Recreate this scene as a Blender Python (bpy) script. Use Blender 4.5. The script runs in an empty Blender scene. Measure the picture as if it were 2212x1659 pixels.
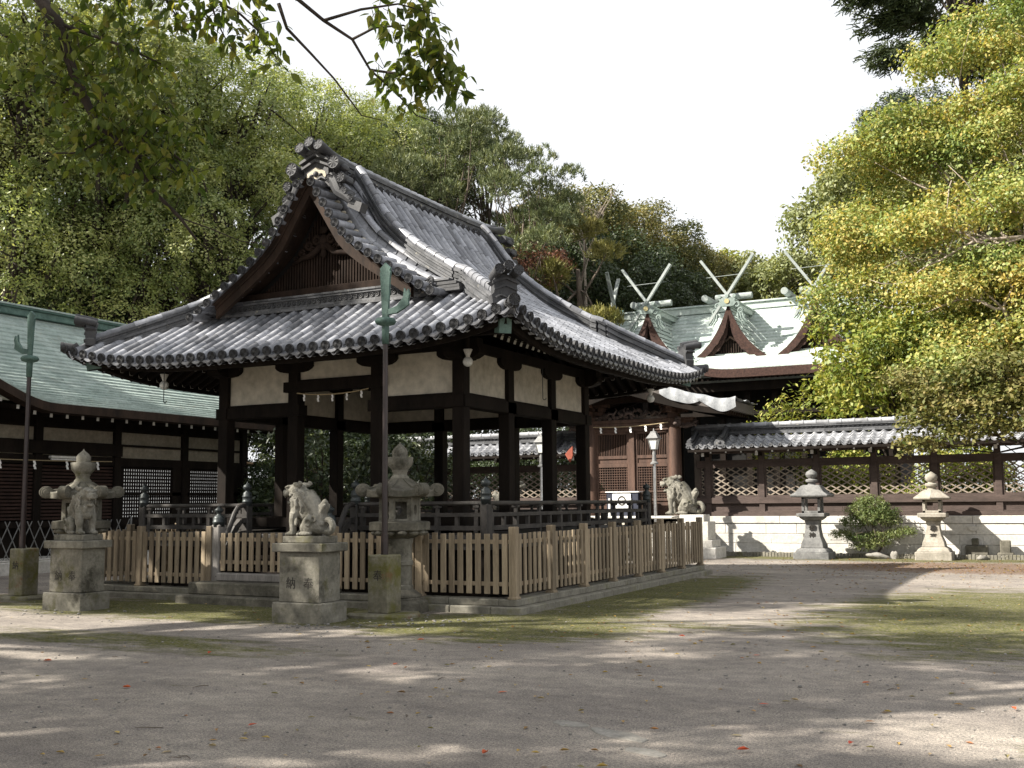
import bpy, math, random
import numpy as np
from mathutils import Vector, Matrix, Euler
R = math.radians
random.seed(7)
rng = np.random.default_rng(11)
SC = bpy.context.scene
COL = SC.collection

# ------------------------------------------------------------------ camera
cam_d = bpy.data.cameras.new('camera')
cam = bpy.data.objects.new('camera', cam_d)
COL.objects.link(cam)
cam_d.sensor_fit = 'HORIZONTAL'
cam_d.sensor_width = 36.0
cam_d.lens = 2318.76 / 2212 * 36.0
cam_d.clip_start = 0.1
cam_d.clip_end = 2000
_p, _y, _r = math.atan((1086.43 - 829.5) / 2318.76), R(27.118), R(0.515)
_fw = Vector((-math.sin(_y) * math.cos(_p), math.cos(_y) * math.cos(_p), math.sin(_p)))
_rt = Vector((math.cos(_y), math.sin(_y), 0)); _up = _rt.cross(_fw)
_rt, _up = _rt * math.cos(_r) - _up * math.sin(_r), _up * math.cos(_r) + _rt * math.sin(_r)
cam.matrix_world = Matrix(((_rt.x, _up.x, -_fw.x, 7.248), (_rt.y, _up.y, -_fw.y, -14.163), (_rt.z, _up.z, -_fw.z, 1.6), (0, 0, 0, 1)))
SC.camera = cam

# ------------------------------------------------------------------ world and sun
SUN_TRAVEL = Vector((1.2, 1.0, -1.2)).normalized()
SUN_ELEV = math.asin(-SUN_TRAVEL.z)
SUN_AZ = math.atan2(-SUN_TRAVEL.x, -SUN_TRAVEL.y)
world = bpy.data.worlds.new('World'); SC.world = world
world.use_nodes = True
_n, _l = world.node_tree.nodes, world.node_tree.links
_n.clear()
_out = _n.new('ShaderNodeOutputWorld'); _bg = _n.new('ShaderNodeBackground')
_sky = _n.new('ShaderNodeTexSky'); _sky.sky_type = 'NISHITA'; _sky.sun_disc = False
_sky.sun_elevation = SUN_ELEV; _sky.sun_rotation = SUN_AZ
_sky.dust_density = 3.0; _sky.air_density = 1.0
_mx = _n.new('ShaderNodeMix'); _mx.data_type = 'RGBA'
_mx.inputs['Factor'].default_value = 0.88                      # thin bright cloud veil over the whole sky
_mx.inputs['B'].default_value = (5.95, 6.02, 6.12, 1)
_l.new(_sky.outputs[0], _mx.inputs['A']); _l.new(_mx.outputs['Result'], _bg.inputs['Color'])
_bg.inputs['Strength'].default_value = 0.074
_l.new(_bg.outputs[0], _out.inputs['Surface'])
sun_d = bpy.data.lights.new('sun', 'SUN'); sun_d.energy = 5.0; sun_d.angle = R(0.55); sun_d.color = (1.0, 0.94, 0.84)
sun = bpy.data.objects.new('sun', sun_d); COL.objects.link(sun)
sun.rotation_euler = SUN_TRAVEL.to_track_quat('-Z', 'Y').to_euler()
sun.location = (-20, -30, 40)
SC.view_settings.view_transform = 'Standard'; SC.view_settings.look = 'None'
SC.view_settings.exposure = 1.42; SC.view_settings.gamma = 1.0
try:
    SC.cycles.max_bounces = 6; SC.cycles.transparent_max_bounces = 6
    SC.cycles.sample_clamp_indirect = 4.0
except Exception: pass

# ------------------------------------------------------------------ helpers
class MB:
    """collects shapes and links them as ONE mesh object"""
    def __init__(s): s.v = []; s.f = []; s.t = []
    def add(s, vs, fs, tone=None):
        o = len(s.v); s.v.extend([tuple(p) for p in vs])
        for i, f in enumerate(fs):
            s.f.append([o + k for k in f])
            s.t.append(0.5 if tone is None else (tone[i] if hasattr(tone, '__len__') else tone))
    def bx(s, x0, x1, y0, y1, z0, z1, tone=None):
        s.add([(x0,y0,z0),(x1,y0,z0),(x1,y1,z0),(x0,y1,z0),(x0,y0,z1),(x1,y0,z1),(x1,y1,z1),(x0,y1,z1)],
              [(3,2,1,0),(4,5,6,7),(0,1,5,4),(1,2,6,5),(2,3,7,6),(3,0,4,7)], tone)
    def box(s, c, size, tone=None):
        s.bx(c[0]-size[0]/2, c[0]+size[0]/2, c[1]-size[1]/2, c[1]+size[1]/2, c[2]-size[2]/2, c[2]+size[2]/2, tone)
    def frust(s, c, a, b, z0, z1, tone=None):
        x, y = c
        s.add([(x-a[0],y-a[1],z0),(x+a[0],y-a[1],z0),(x+a[0],y+a[1],z0),(x-a[0],y+a[1],z0),(x-b[0],y-b[1],z1),(x+b[0],y-b[1],z1),(x+b[0],y+b[1],z1),(x-b[0],y+b[1],z1)],
              [(3,2,1,0),(4,5,6,7),(0,1,5,4),(1,2,6,5),(2,3,7,6),(3,0,4,7)], tone)
    def beam(s, p, q, w, h, tone=None):
        p, q = Vector(p), Vector(q); d = (q - p).normalized()
        a = Vector((0,0,1)) if abs(d.z) < .97 else Vector((0,1,0))
        r = d.cross(a).normalized() * w / 2; u = r.cross(d).normalized() * h / 2
        s.add([p-r-u, p+r-u, p+r+u, p-r+u, q-r-u, q+r-u, q+r+u, q-r+u],
              [(3,2,1,0),(4,5,6,7),(0,1,5,4),(1,2,6,5),(2,3,7,6),(3,0,4,7)], tone)
    def tube(s, pts, r, n=8, tone=None, cap=True):
        pts = [Vector(p) for p in pts]; m = len(pts)
        rs = r if hasattr(r, '__len__') else [r] * m
        vs = []; ref = None
        for i, p in enumerate(pts):
            d = (pts[min(i+1, m-1)] - pts[max(i-1, 0)])
            d = d.normalized() if d.length > 1e-9 else Vector((0,0,1))
            if ref is None: ref = d.orthogonal().normalized()
            ref = (ref - d * ref.dot(d)); ref = ref.normalized() if ref.length > 1e-6 else d.orthogonal().normalized()
            b = d.cross(ref)
            for k in range(n):
                a = 2 * math.pi * k / n
                vs.append(p + (ref * math.cos(a) + b * math.sin(a)) * rs[i])
        fs = [(i*n+k, i*n+(k+1) % n, (i+1)*n+(k+1) % n, (i+1)*n+k) for i in range(m-1) for k in range(n)]
        if cap: fs += [tuple(range(n-1, -1, -1)), tuple((m-1)*n+k for k in range(n))]
        s.add(vs, fs, tone)
    def lathe(s, prof, c=(0,0,0), n=16, rot=0.0, tone=None, M=None):
        vs = []
        for r, z in prof:
            for k in range(n):
                a = rot + 2 * math.pi * k / n
                p = Vector((r * math.cos(a), r * math.sin(a), z))
                if M is not None: p = M @ p
                vs.append((p[0]+c[0], p[1]+c[1], p[2]+c[2]))
        m = len(prof)
        fs = [(i*n+k, i*n+(k+1) % n, (i+1)*n+(k+1) % n, (i+1)*n+k) for i in range(m-1) for k in range(n)]
        fs += [tuple(range(n-1, -1, -1)), tuple((m-1)*n+k for k in range(n))]
        s.add(vs, fs, tone)
    def prism(s, poly, fn, w0, w1, tone=None):
        """poly in (u,v); fn(u,v,w)->xyz; extruded from w0 to w1"""
        n = len(poly)
        vs = [fn(u, v, w0) for u, v in poly] + [fn(u, v, w1) for u, v in poly]
        fs = [tuple(range(n-1, -1, -1)), tuple(range(n, 2*n))] + [(i, (i+1) % n, n+(i+1) % n, n+i) for i in range(n)]
        s.add(vs, fs, tone)
    def sweep(s, path, sec, tone=None, cap=True, closed=True):
        """section (lateral, up) swept along a path; lateral stays horizontal"""
        path = [Vector(p) for p in path]; m = len(path); k = len(sec); vs = []
        for i, p in enumerate(path):
            d = path[min(i+1, m-1)] - path[max(i-1, 0)]
            lat = Vector((d.y, -d.x, 0)); lat = lat.normalized() if lat.length > 1e-6 else Vector((1,0,0))
            for a, b in sec: vs.append(p + lat * a + Vector((0,0,b)))
        kk = k if closed else k - 1
        fs = [(i*k+j, i*k+(j+1) % k, (i+1)*k+(j+1) % k, (i+1)*k+j) for i in range(m-1) for j in range(kk)]
        if cap and closed: fs += [tuple(range(k-1, -1, -1)), tuple((m-1)*k+j for j in range(k))]
        s.add(vs, fs, tone)
    def ell(s, c, r, rot=(0,0,0), n=12, m=8, tone=None):
        Mx = Euler(rot).to_matrix(); vs = []
        for i in range(1, m):
            th = math.pi * i / m
            for k in range(n):
                a = 2*math.pi*k/n
                vs.append(Vector(c) + Mx @ Vector((r[0]*math.sin(th)*math.cos(a), r[1]*math.sin(th)*math.sin(a), r[2]*math.cos(th))))
        t = len(vs); vs += [Vector(c) + Mx @ Vector((0,0,r[2])), Vector(c) + Mx @ Vector((0,0,-r[2]))]
        fs = [(i*n+k, (i+1)*n+k, (i+1)*n+(k+1) % n, i*n+(k+1) % n) for i in range(m-2) for k in range(n)]
        fs += [(t, k, (k+1) % n) for k in range(n)] + [(t+1, (m-2)*n+(k+1) % n, (m-2)*n+k) for k in range(n)]
        s.add(vs, fs, tone)
    def ring(s, c, R0, r, M=None, n=14, m=6, arc=1.0, tone=None):
        pts = []
        k = n if arc < 1 else n
        for i in range(k+1):
            a = 2*math.pi*arc*i/k
            p = Vector((R0*math.cos(a), R0*math.sin(a), 0))
            if M is not None: p = M @ p
            pts.append(Vector(c)+p)
        s.tube(pts, r, m, tone)
    def build(s, name, mat, parent=None, smooth=False, bevel=0, loc=None):
        me = bpy.data.meshes.new(name)
        me.from_pydata(s.v, [], s.f)
        at = me.attributes.new('tone', 'FLOAT', 'FACE')
        at.data.foreach_set('value', np.asarray(s.t, dtype=np.float32))
        me.materials.append(mat)
        if smooth:
            me.polygons.foreach_set('use_smooth', [True]*len(s.f))
            if smooth != 'all':
                try: me.set_sharp_from_angle(angle=R(40))
                except Exception: pass
        o = bpy.data.objects.new(name, me); COL.objects.link(o)
        if parent is not None: o.parent = parent
        if loc is not None: o.location = loc
        if bevel:
            b = o.modifiers.new('bevel', 'BEVEL'); b.width = bevel; b.segments = 1; b.limit_method = 'ANGLE'; b.angle_limit = R(50)
        return o

def tag(o, label=None, cat=None, group=None, kind=None):
    if label: o['label'] = label
    if cat: o['category'] = cat
    if group: o['group'] = group
    if kind: o['kind'] = kind
    return o
def thing(name, label, cat, loc=(0,0,0), rz=0, group=None):
    o = bpy.data.objects.new(name, None); COL.objects.link(o)
    o.empty_display_size = 0.3
    o.location = loc; o.rotation_euler = (0,0,rz)
    return tag(o, label, cat, group)
def dup(root, loc, rz=0, scale=None, label=None, group=None):
    r = root.copy(); COL.objects.link(r); r.location = loc; r.rotation_euler = (0,0,rz)
    if scale: r.scale = scale
    if label: r['label'] = label
    if group: r['group'] = group
    for ch in list(root.children):
        c = ch.copy(); COL.objects.link(c); c.parent = r
        for g in list(ch.children):
            d = g.copy(); COL.objects.link(d); d.parent = c
    return r

# ------------------------------------------------------------------ materials
def ramp(n, fac, stops, l):
    r = n.new('ShaderNodeValToRGB'); e = r.color_ramp.elements
    while len(e) > 2: e.remove(e[-1])
    for i, (p, c) in enumerate(stops):
        if i < 2: e[i].position = p
        el = e[i] if i < 2 else e.new(p)
        el.color = (*c, 1) if len(c) == 3 else c
    l.new(fac, r.inputs[0]); return r.outputs[0]
def mixc(n, l, fac, a, b, mode='MIX'):
    m = n.new('ShaderNodeMix'); m.data_type = 'RGBA'; m.blend_type = mode
    if hasattr(fac, 'is_output'): l.new(fac, m.inputs['Factor'])
    else: m.inputs['Factor'].default_value = fac
    for k, x in (('A', a), ('B', b)):
        if hasattr(x, 'is_output'): l.new(x, m.inputs[k])
        else: m.inputs[k].default_value = (*x, 1)
    return m.outputs['Result']
def noise(n, l, vec, scale, detail=5, rough=0.6, dist=0.0):
    t = n.new('ShaderNodeTexNoise'); t.inputs['Scale'].default_value = scale; t.inputs['Detail'].default_value = detail
    t.inputs['Roughness'].default_value = rough; t.inputs['Distortion'].default_value = dist
    l.new(vec, t.inputs['Vector']); return t.outputs['Fac']
def mathn(n, l, op, a, b=None):
    m = n.new('ShaderNodeMath'); m.operation = op
    for i, x in enumerate((a, b)):
        if x is None: continue
        if hasattr(x, 'is_output'): l.new(x, m.inputs[i])
        else: m.inputs[i].default_value = x
    return m.outputs[0]
def newmat(name):
    m = bpy.data.materials.new(name); m.use_nodes = True
    n, l = m.node_tree.nodes, m.node_tree.links; n.clear()
    o = n.new('ShaderNodeOutputMaterial'); b = n.new('ShaderNodeBsdfPrincipled')
    l.new(b.outputs[0], o.inputs[0])
    g = n.new('ShaderNodeNewGeometry')
    return m, n, l, b, o, g.outputs['Position']
def surf(name, c1, c2, scale=4, rough=.8, bump=.3, bscale=25, stretch=(1,1,1), tone=.0, spots=None, spots2=None, metal=0, spec=.35, bdist=.01):
    """two-colour weathered surface; tone = per-tile variation; spots = (colour, scale, threshold, softness)"""
    m, n, l, b, o, pos = newmat(name)
    mp = n.new('ShaderNodeMapping'); mp.inputs['Scale'].default_value = stretch; l.new(pos, mp.inputs[0]); v = mp.outputs[0]
    f = noise(n, l, v, scale, 7, .65)
    c = ramp(n, f, [(.32, c1), (.68, c2)], l)
    f2 = noise(n, l, v, scale*7, 4, .6)
    c = mixc(n, l, ramp(n, f2, [(.3, (.25,)*3), (.7, (.0,)*3)], l), c, (0,0,0), 'MIX') if False else mixc(n, l, .5, c, ramp(n, f2, [(.3, (.55,)*3), (.7, (1.3,)*3)], l), 'MULTIPLY')
    if tone:
        a = n.new('ShaderNodeAttribute'); a.attribute_name = 'tone'
        lo, hi = 1-tone, 1+tone
        c = mixc(n, l, 1.0, c, ramp(n, a.outputs['Fac'], [(0, (lo,)*3), (1, (hi,)*3)], l), 'MULTIPLY')
    for sp in (spots, spots2):
        if sp:
            fs = noise(n, l, pos, sp[1], 6, .7)
            c = mixc(n, l, ramp(n, fs, [(sp[2], (0,)*3), (sp[2]+sp[3], (1,)*3)], l), c, sp[0])
    l.new(c, b.inputs['Base Color'])
    b.inputs['Roughness'].default_value = rough; b.inputs['Metallic'].default_value = metal
    b.inputs['Specular IOR Level'].default_value = spec
    if bump:
        bn = n.new('ShaderNodeBump'); bn.inputs['Strength'].default_value = bump; bn.inputs['Distance'].default_value = bdist
        l.new(noise(n, l, v, bscale, 8, .7), bn.inputs['Height']); l.new(bn.outputs[0], b.inputs['Normal'])
    return m
def leafmat(name, cols, trans=.35, gloss=.25):
    m = bpy.data.materials.new(name); m.use_nodes = True
    n, l = m.node_tree.nodes, m.node_tree.links; n.clear()
    o = n.new('ShaderNodeOutputMaterial'); b = n.new('ShaderNodeBsdfPrincipled'); t = n.new('ShaderNodeBsdfTranslucent'); mx = n.new('ShaderNodeMixShader')
    a = n.new('ShaderNodeAttribute'); a.attribute_name = 'tone'
    k = len(cols)
    c = ramp(n, a.outputs['Fac'], [(i/(k-1), q) for i, q in enumerate(cols)], l)
    l.new(c, b.inputs['Base Color']); b.inputs['Roughness'].default_value = .5; b.inputs['Specular IOR Level'].default_value = gloss
    c2 = mixc(n, l, 1.0, c, (1.25, 1.2, .6), 'MULTIPLY'); l.new(c2, t.inputs[0])
    mx.inputs[0].default_value = trans; l.new(b.outputs[0], mx.inputs[1]); l.new(t.outputs[0], mx.inputs[2]); l.new(mx.outputs[0], o.inputs[0])
    return m

M_TILE = surf('roof_tile', (.15,.157,.178), (.32,.326,.35), 2.2, .40, .25, 30, tone=.5, spots=((.33,.32,.28), 9, .66, .05), spots2=((.055,.058,.066), 1.3, .60, .22), spec=.55)
M_TILEL = surf('pale_pantile', (.20,.205,.22), (.35,.355,.37), 2.5, .6, .25, 30, tone=.3, spots=((.46,.45,.42), 6, .62, .06), spec=.4)
M_TILED = surf('dark_tile', (.03,.031,.034), (.065,.065,.068), 6, .6, .3, 40, tone=.2, spots=((.25,.24,.2), 12, .68, .06))
M_NOSHI = surf('ridge_tile', (.055,.058,.063), (.115,.116,.122), 4, .65, .3, 40, tone=.35, spots=((.30,.28,.22), 8, .62, .1))
M_MORTAR = surf('lime_mortar', (.36,.32,.24), (.52,.48,.40), 5, .9, .4, 40)
M_WOODD = surf('dark_timber', (.006,.0045,.0035), (.018,.013,.010), 3, .75, .3, 30, (1,1,.25), spec=.12)
M_WOODB = surf('brown_timber', (.015,.010,.0075), (.040,.025,.0175), 3, .75, .3, 30, (1,1,.3), spec=.15)
M_WOODK = surf('shaded_timber', (.011,.0075,.006), (.030,.019,.014), 3, .8, .3, 30, (1,1,.3), spec=.1)  # darker copy of the brown timber, with the gable's shade in its colour
M_WOODR = surf('red_brown_timber', (.042,.024,.017), (.105,.058,.040), 3, .7, .35, 22, (2,2,.3))
M_WOODW = surf('wall_timber', (.045,.032,.027), (.09,.064,.055), 3, .75, .3, 25, (.5,2,2))
M_WOODLT = surf('pale_lattice_timber', (.16,.13,.10), (.30,.25,.20), 3, .8, .3, 25)
M_FENCE = surf('weathered_picket_timber', (.18,.138,.092), (.335,.268,.182), 5, .8, .35, 35, (3,3,.25), tone=.34, spots=((.10,.085,.065), 2.4, .60, .2))
M_GREYW = surf('silver_grey_timber', (.13,.12,.11), (.27,.25,.23), 4, .8, .5, 30, (2,2,.3))
M_RAIL = surf('railing_timber', (.020,.018,.016), (.062,.055,.05), 4, .6, .3, 25)
M_PLASTER = surf('cream_plaster', (.40,.37,.30), (.56,.52,.435), .9, .9, .02, 60, spots=((.36,.32,.25), 1.1, .60, .25))
M_PLASTERD = surf('old_plaster', (.24,.21,.16), (.36,.32,.25), 1.5, .9, .1, 60)
M_WHITE = surf('white_paint', (.55,.54,.50), (.75,.74,.70), 8, .7, .1, 40)
M_STONE = surf('weathered_granite', (.105,.098,.078), (.235,.22,.18), 3.2, .9, .5, 60, spots=((.05,.046,.034), 2.6, .53, .14), spots2=((.085,.08,.026), 2.1, .57, .14))
M_STONED = surf('dark_lantern_stone', (.058,.053,.041), (.165,.152,.12), 4, .9, .5, 60, spots=((.06,.058,.042), 3, .55, .15), spots2=((.33,.32,.28), 11, .66, .05))
M_STONEM = surf('mossy_granite', (.12,.11,.075), (.24,.22,.17), 3, .9, .5, 60, spots=((.105,.10,.022), 2.2, .45, .18), spots2=((.15,.075,.035), 2.6, .58, .12))
M_STONEL = surf('pale_granite', (.44,.42,.38), (.62,.60,.56), 2, .9, .4, 50, tone=.12, spots=((.30,.28,.22), 2.2, .62, .2))
M_SAND = surf('sandy_granite', (.22,.20,.165), (.36,.33,.28), 3, .9, .4, 50, spots=((.13,.12,.10), 2.6, .60, .2))
M_GREYST = surf('grey_granite', (.10,.10,.098), (.21,.208,.20), 3.5, .9, .4, 50, spots=((.30,.29,.27), 9, .62, .08), spots2=((.05,.05,.046), 2.2, .58, .2))
M_LION = surf('lion_stone', (.11,.103,.083), (.26,.246,.21), 4, .9, .5, 70, spots=((.07,.066,.045), 3.4, .50, .16), spots2=((.50,.49,.46), 10, .66, .06))
M_CURB = surf('plinth_stone', (.13,.12,.095), (.24,.225,.185), 3, .9, .5, 40, spots=((.12,.115,.035), 1.8, .56, .2))
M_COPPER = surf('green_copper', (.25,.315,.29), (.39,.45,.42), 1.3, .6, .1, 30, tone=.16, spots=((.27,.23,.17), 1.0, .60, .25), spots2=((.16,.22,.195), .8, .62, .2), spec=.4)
M_COPPERL = surf('pale_sunlit_patina', (.33,.395,.365), (.48,.52,.495), 1.2, .6, .1, 30, tone=.16, spots=((.36,.30,.23), .9, .62, .2), spots2=((.28,.37,.335), .7, .60, .2), spec=.4)  # paler copy of the copper, with strong sunlight put into its colour
M_CHIGI = surf('weathered_pale_patina', (.20,.235,.222), (.34,.365,.355), 3, .6, .2, 30)
M_COPPERD = surf('dark_copper', (.07,.12,.105), (.14,.22,.19), 3, .6, .15, 30)
M_BARK = surf('cypress_bark_edge', (.022,.012,.010), (.065,.034,.026), 14, .95, .6, 60)
M_BARKG = surf('cypress_bark_grey', (.07,.06,.055), (.14,.125,.115), 8, .95, .6, 50, (1,1,4))
M_BRONZE = surf('aged_bronze', (.028,.032,.033), (.07,.08,.08), 6, .45, .15, 40, metal=.3)
M_VERDI = surf('verdigris', (.035,.07,.06), (.10,.17,.145), 7, .6, .3, 40)
M_POLE = surf('dark_red_paint', (.016,.010,.009), (.034,.020,.018), 3, .4, .1, 40, spec=.5)
M_STEEL = surf('stainless_steel', (.55,.55,.55), (.7,.7,.7), 3, .28, .02, 40, metal=.9)
M_LAMPG = surf('lamp_grey', (.15,.15,.148), (.23,.23,.225), 5, .45, .1, 40)
M_GLASS = surf('frosted_lamp_glass', (.62,.63,.60), (.74,.75,.72), 6, .3, 0, 40)
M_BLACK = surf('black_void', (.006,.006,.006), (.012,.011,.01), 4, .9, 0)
M_GLOWPAPER = surf('glowing_paper', (.7,.7,.68), (.8,.8,.78), 2, .9, 0)
_b = [q for q in M_GLOWPAPER.node_tree.nodes if q.type == 'BSDF_PRINCIPLED'][0]
_b.inputs['Emission Color'].default_value = (1,.99,.95,1); _b.inputs['Emission Strength'].default_value = .16   # added glow in the paper, standing in for daylight from behind
M_INK = surf('carved_ink', (.03,.027,.022), (.05,.045,.04), 20, .9, 0)
M_NAVY = surf('navy_board', (.018,.021,.035), (.03,.035,.055), 3, .6, .05)
M_PAPER = surf('paper_white', (.78,.78,.76), (.86,.86,.84), 3, .8, 0)
M_TARP = surf('white_tarpaulin', (.22,.23,.245), (.37,.385,.40), 5, .45, .4, 12, spec=.5)
M_ROPE = surf('straw_rope', (.30,.23,.13), (.42,.34,.21), 20, .9, .3, 90)
M_TRUNK = surf('bark', (.055,.042,.032), (.15,.12,.095), 4, .95, .8, 18, (1,1,.3), bdist=.03)
M_TRUNKD = surf('dark_bark', (.022,.017,.013), (.06,.047,.037), 5, .95, .8, 18, (1,1,.4), bdist=.02)
M_TRUNKP = surf('pale_smooth_bark', (.26,.21,.17), (.42,.36,.30), 4, .8, .3, 18)
M_VERM = surf('vermilion_board', (.20,.045,.025), (.28,.07,.04), 3, .7, .1)
M_BROWNROOF = surf('brown_sheet_roof', (.16,.10,.055), (.26,.17,.09), 3, .7, .1, 20)
M_ROCK = surf('garden_rock', (.17,.16,.14), (.32,.30,.27), 5, .9, .7, 25, spots=((.12,.115,.04), 3, .58, .2), bdist=.03)
# ================================================================== worship pavilion
CX, CY = -4.54, 4.43
PAV = thing('worship_pavilion', 'open sided shrine pavilion of dark timber with cream panels under a curved grey tile roof', 'pavilion', (CX, CY, 0))
PX = [0,.10,.17,.32,.46,.61,.77,.97,1.17,1.41,1.65,1.88,2.11,2.31,2.56,2.77,3.3,4.0,4.75]
PZ = [7.5,7.38,7.27,7.03,6.81,6.57,6.36,6.16,6.01,5.84,5.69,5.54,5.39,5.26,5.12,5.00,4.74,4.43,4.12]
MX = [0,.16,.35,.6,1.0,1.4,1.8,2.2,2.75,3.3,4.0,4.75]
MZ = [7.80,7.71,7.53,7.17,6.58,6.19,5.88,5.62,5.29,4.96,4.54,4.12]
_xs = np.linspace(0, 4.75, 96)
def _smooth(zs):
    for _ in range(3): zs[1:-1] = (zs[:-2] + 2*zs[1:-1] + zs[2:]) / 4
    return zs
_zs = _smooth(np.interp(_xs, MX, MZ)); _zv = _smooth(np.interp(_xs, PX, PZ))
def H(d): return float(np.interp(abs(d), _xs, _zs)) - max(0, abs(d)-4.75)*.5
def Hv(d): return float(np.interp(abs(d), _xs, _zv))               # the verge hangs lower than the main slope
def sstep(x): x = min(1, max(0, x)); return x*x*(3-2*x)
def yk(x): return 2.35+.6*min(1, abs(x)/2.75)                       # line of the descending ridge
def lift(u, d): return .40 * (min(abs(u), 5)/4.72)**4 * sstep((d-2.4)/2.1)
def Z(u, d, side=False):
    z = H(d) + lift(u, d)
    if side and abs(u) > 2.3 and d < 2.9:
        s = sstep((abs(u)-yk(d))/(3.2-yk(d)))*(1-sstep((d-2.35)/.5)); z -= (H(d)-Hv(d))*s
    return z
EV, GY, VY = 4.72, 2.95, 3.62          # eave, gable wall, verge
SIDES = [lambda u, d, z: (u, -d, z), lambda u, d, z: (d, u, z), lambda u, d, z: (-u, d, z), lambda u, d, z: (-d, -u, z)]
SP = .24
rows = [(-19.5+i)*SP for i in range(40)]
def runs(k, u):
    a = abs(u)
    if k in (1, 3):
        if a <= GY: return [(.16, EV)]
        if a < 3.1: return [(.16, 2.85), (a, EV)]
        return [(a, EV)]
    return [(max(a, GY+.02), EV)]
def roll_run(mb, fn, u, d0, d1, sd=False):
    if d1-d0 < .05: return
    nt = max(1, round((d1-d0)/.285)); L = (d1-d0)/nt
    K = 7
    for t in range(nt):
        a, b_ = d0+L*t, d0+L*(t+1)
        vs = []
        for d, r in ((a, .066), (a+L*.5, .068), (b_-.001, .0715)):
            e = .02; sl = (Z(u, d+e, sd)-Z(u, d-e, sd))/(2*e); nl = math.hypot(1, sl)
            nd, nz = -sl/nl, 1/nl
            for j in range(K):
                th = math.pi*(-.08+1.16*j/(K-1))
                vs.append(fn(u+r*math.cos(th), d+nd*r*math.sin(th)*1.12, Z(u, d, sd)+nz*r*math.sin(th)*1.12-.005))
        fs = [(i*K+j, i*K+j+1, (i+1)*K+j+1, (i+1)*K+j) for i in range(2) for j in range(K-1)]
        mb.add(vs, fs, float(np.clip(random.gauss(.5, .26), 0, 1)))
def pan_run(mb, fn, u0, u1, d0, d1, sd=False):
    if d1-d0 < .05: return
    nt = max(1, round((d1-d0)/.21)); L = (d1-d0)/nt
    for t in range(nt):
        a, b_ = d0+L*t, d0+L*(t+1)+.02
        vs = []
        for d, off in ((a, -.012), (b_, .014)):
            for w, s in ((0,-.02),(.25,-.055),(.5,-.07),(.75,-.055),(1,-.02)):
                u = u0+(u1-u0)*w; vs.append(fn(u, d, Z(u, d, sd)+s+off))
        for w, s in ((0,-.02),(.25,-.055),(.5,-.07),(.75,-.055),(1,-.02)):
            u = u0+(u1-u0)*w; vs.append(fn(u, b_-.004, Z(u, b_, sd)+s-.03))
        mb.add(vs, [(i*5+j, i*5+j+1, (i+1)*5+j+1, (i+1)*5+j) for i in range(2) for j in range(4)], float(np.clip(random.gauss(.14, .12), 0, 1)))
def disc(mb, c, n_out, r=.074, th=.03, tone=None, petals=16):
    """round end tile with a petalled relief, facing n_out"""
    n_out = Vector(n_out).normalized(); a = n_out.cross(Vector((0,0,1))).normalized(); b = a.cross(n_out)
    c = Vector(c); N = petals*2
    vs = [c + n_out*th*.75]
    for i in range(N): vs.append(c + n_out*(th*.95 if i % 2 else th*.35) + (a*math.cos(2*math.pi*i/N)+b*math.sin(2*math.pi*i/N))*r*.86)
    for q, rr in ((th, 1.0), (-th*.6, 1.0)):
        for i in range(N): vs.append(c + n_out*q + (a*math.cos(2*math.pi*i/N)+b*math.sin(2*math.pi*i/N))*r*rr)
    fs = [(0, 1+i, 1+(i+1) % N) for i in range(N)] + [(1+i, 1+(i+1) % N, 1+N+(i+1) % N, 1+N+i) for i in range(N)] + [(1+N+i, 1+N+(i+1) % N, 1+2*N+(i+1) % N, 1+2*N+i) for i in range(N)]
    mb.add(vs, fs, random.random() if tone is None else tone)
NM = ['front', 'right', 'back', 'left']
SIDEPITCH = 'roof_slope'
for k, fn in enumerate(SIDES):
    rm, dm = MB(), MB(); discs = []
    for i, u in enumerate(rows):
        for a, b in runs(k, u):
            roll_run(rm, fn, u, a, b, k in (1, 3))
            if b == EV: discs.append((Vector(fn(u, EV+.01, Z(u, EV)+.012)), Vector(fn(0, 1, 0))-Vector((0,0,.12))))
    ed = [-EV] + [(a+b)/2 for a, b in zip(rows, rows[1:])] + [EV]
    for u0, u1 in zip(rows, rows[1:]):
        ra, rb = runs(k, u0), runs(k, u1)
        for a, b in (ra if len(ra) >= len(rb) else rb): pan_run(rm, fn, u0, u1, a, b, k in (1, 3))
        for q in range(3):                                           # stacked curved lips between the round end tiles
            vs = []
            for dz in (0, -.022):
                for w in (0, .25, .5, .75, 1):
                    u = u0+.05+(u1-u0-.1)*w; s = -.02-.06*4*w*(1-w)
                    for d in (EV-.12-.03*q, EV-.012-.02*q): vs.append(fn(u, d, Z(u, EV)+s-.035*q+dz+.02))
            f = []
            for j in range(4):
                f += [(2*j, 2*j+1, 2*j+3, 2*j+2), (2*j+1, 10+2*j+1, 10+2*j+3, 2*j+3)]
            rm.add(vs, f, random.random())
    s = rm.build(SIDEPITCH, M_TILE, PAV, smooth=True)
    if k < 2:
        disc(dm, (0,0,0), discs[0][1], .078); d0 = dm.build('end_tile', M_TILED, s, loc=discs[0][0])
        for c, o in discs[1:]: d1 = d0.copy(); d1.location = c; COL.objects.link(d1)
    else:
        for c, o in discs: disc(dm, c, o, .078)
        dm.build('end_tile', M_TILED, s)['kind'] = 'stuff'

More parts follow.
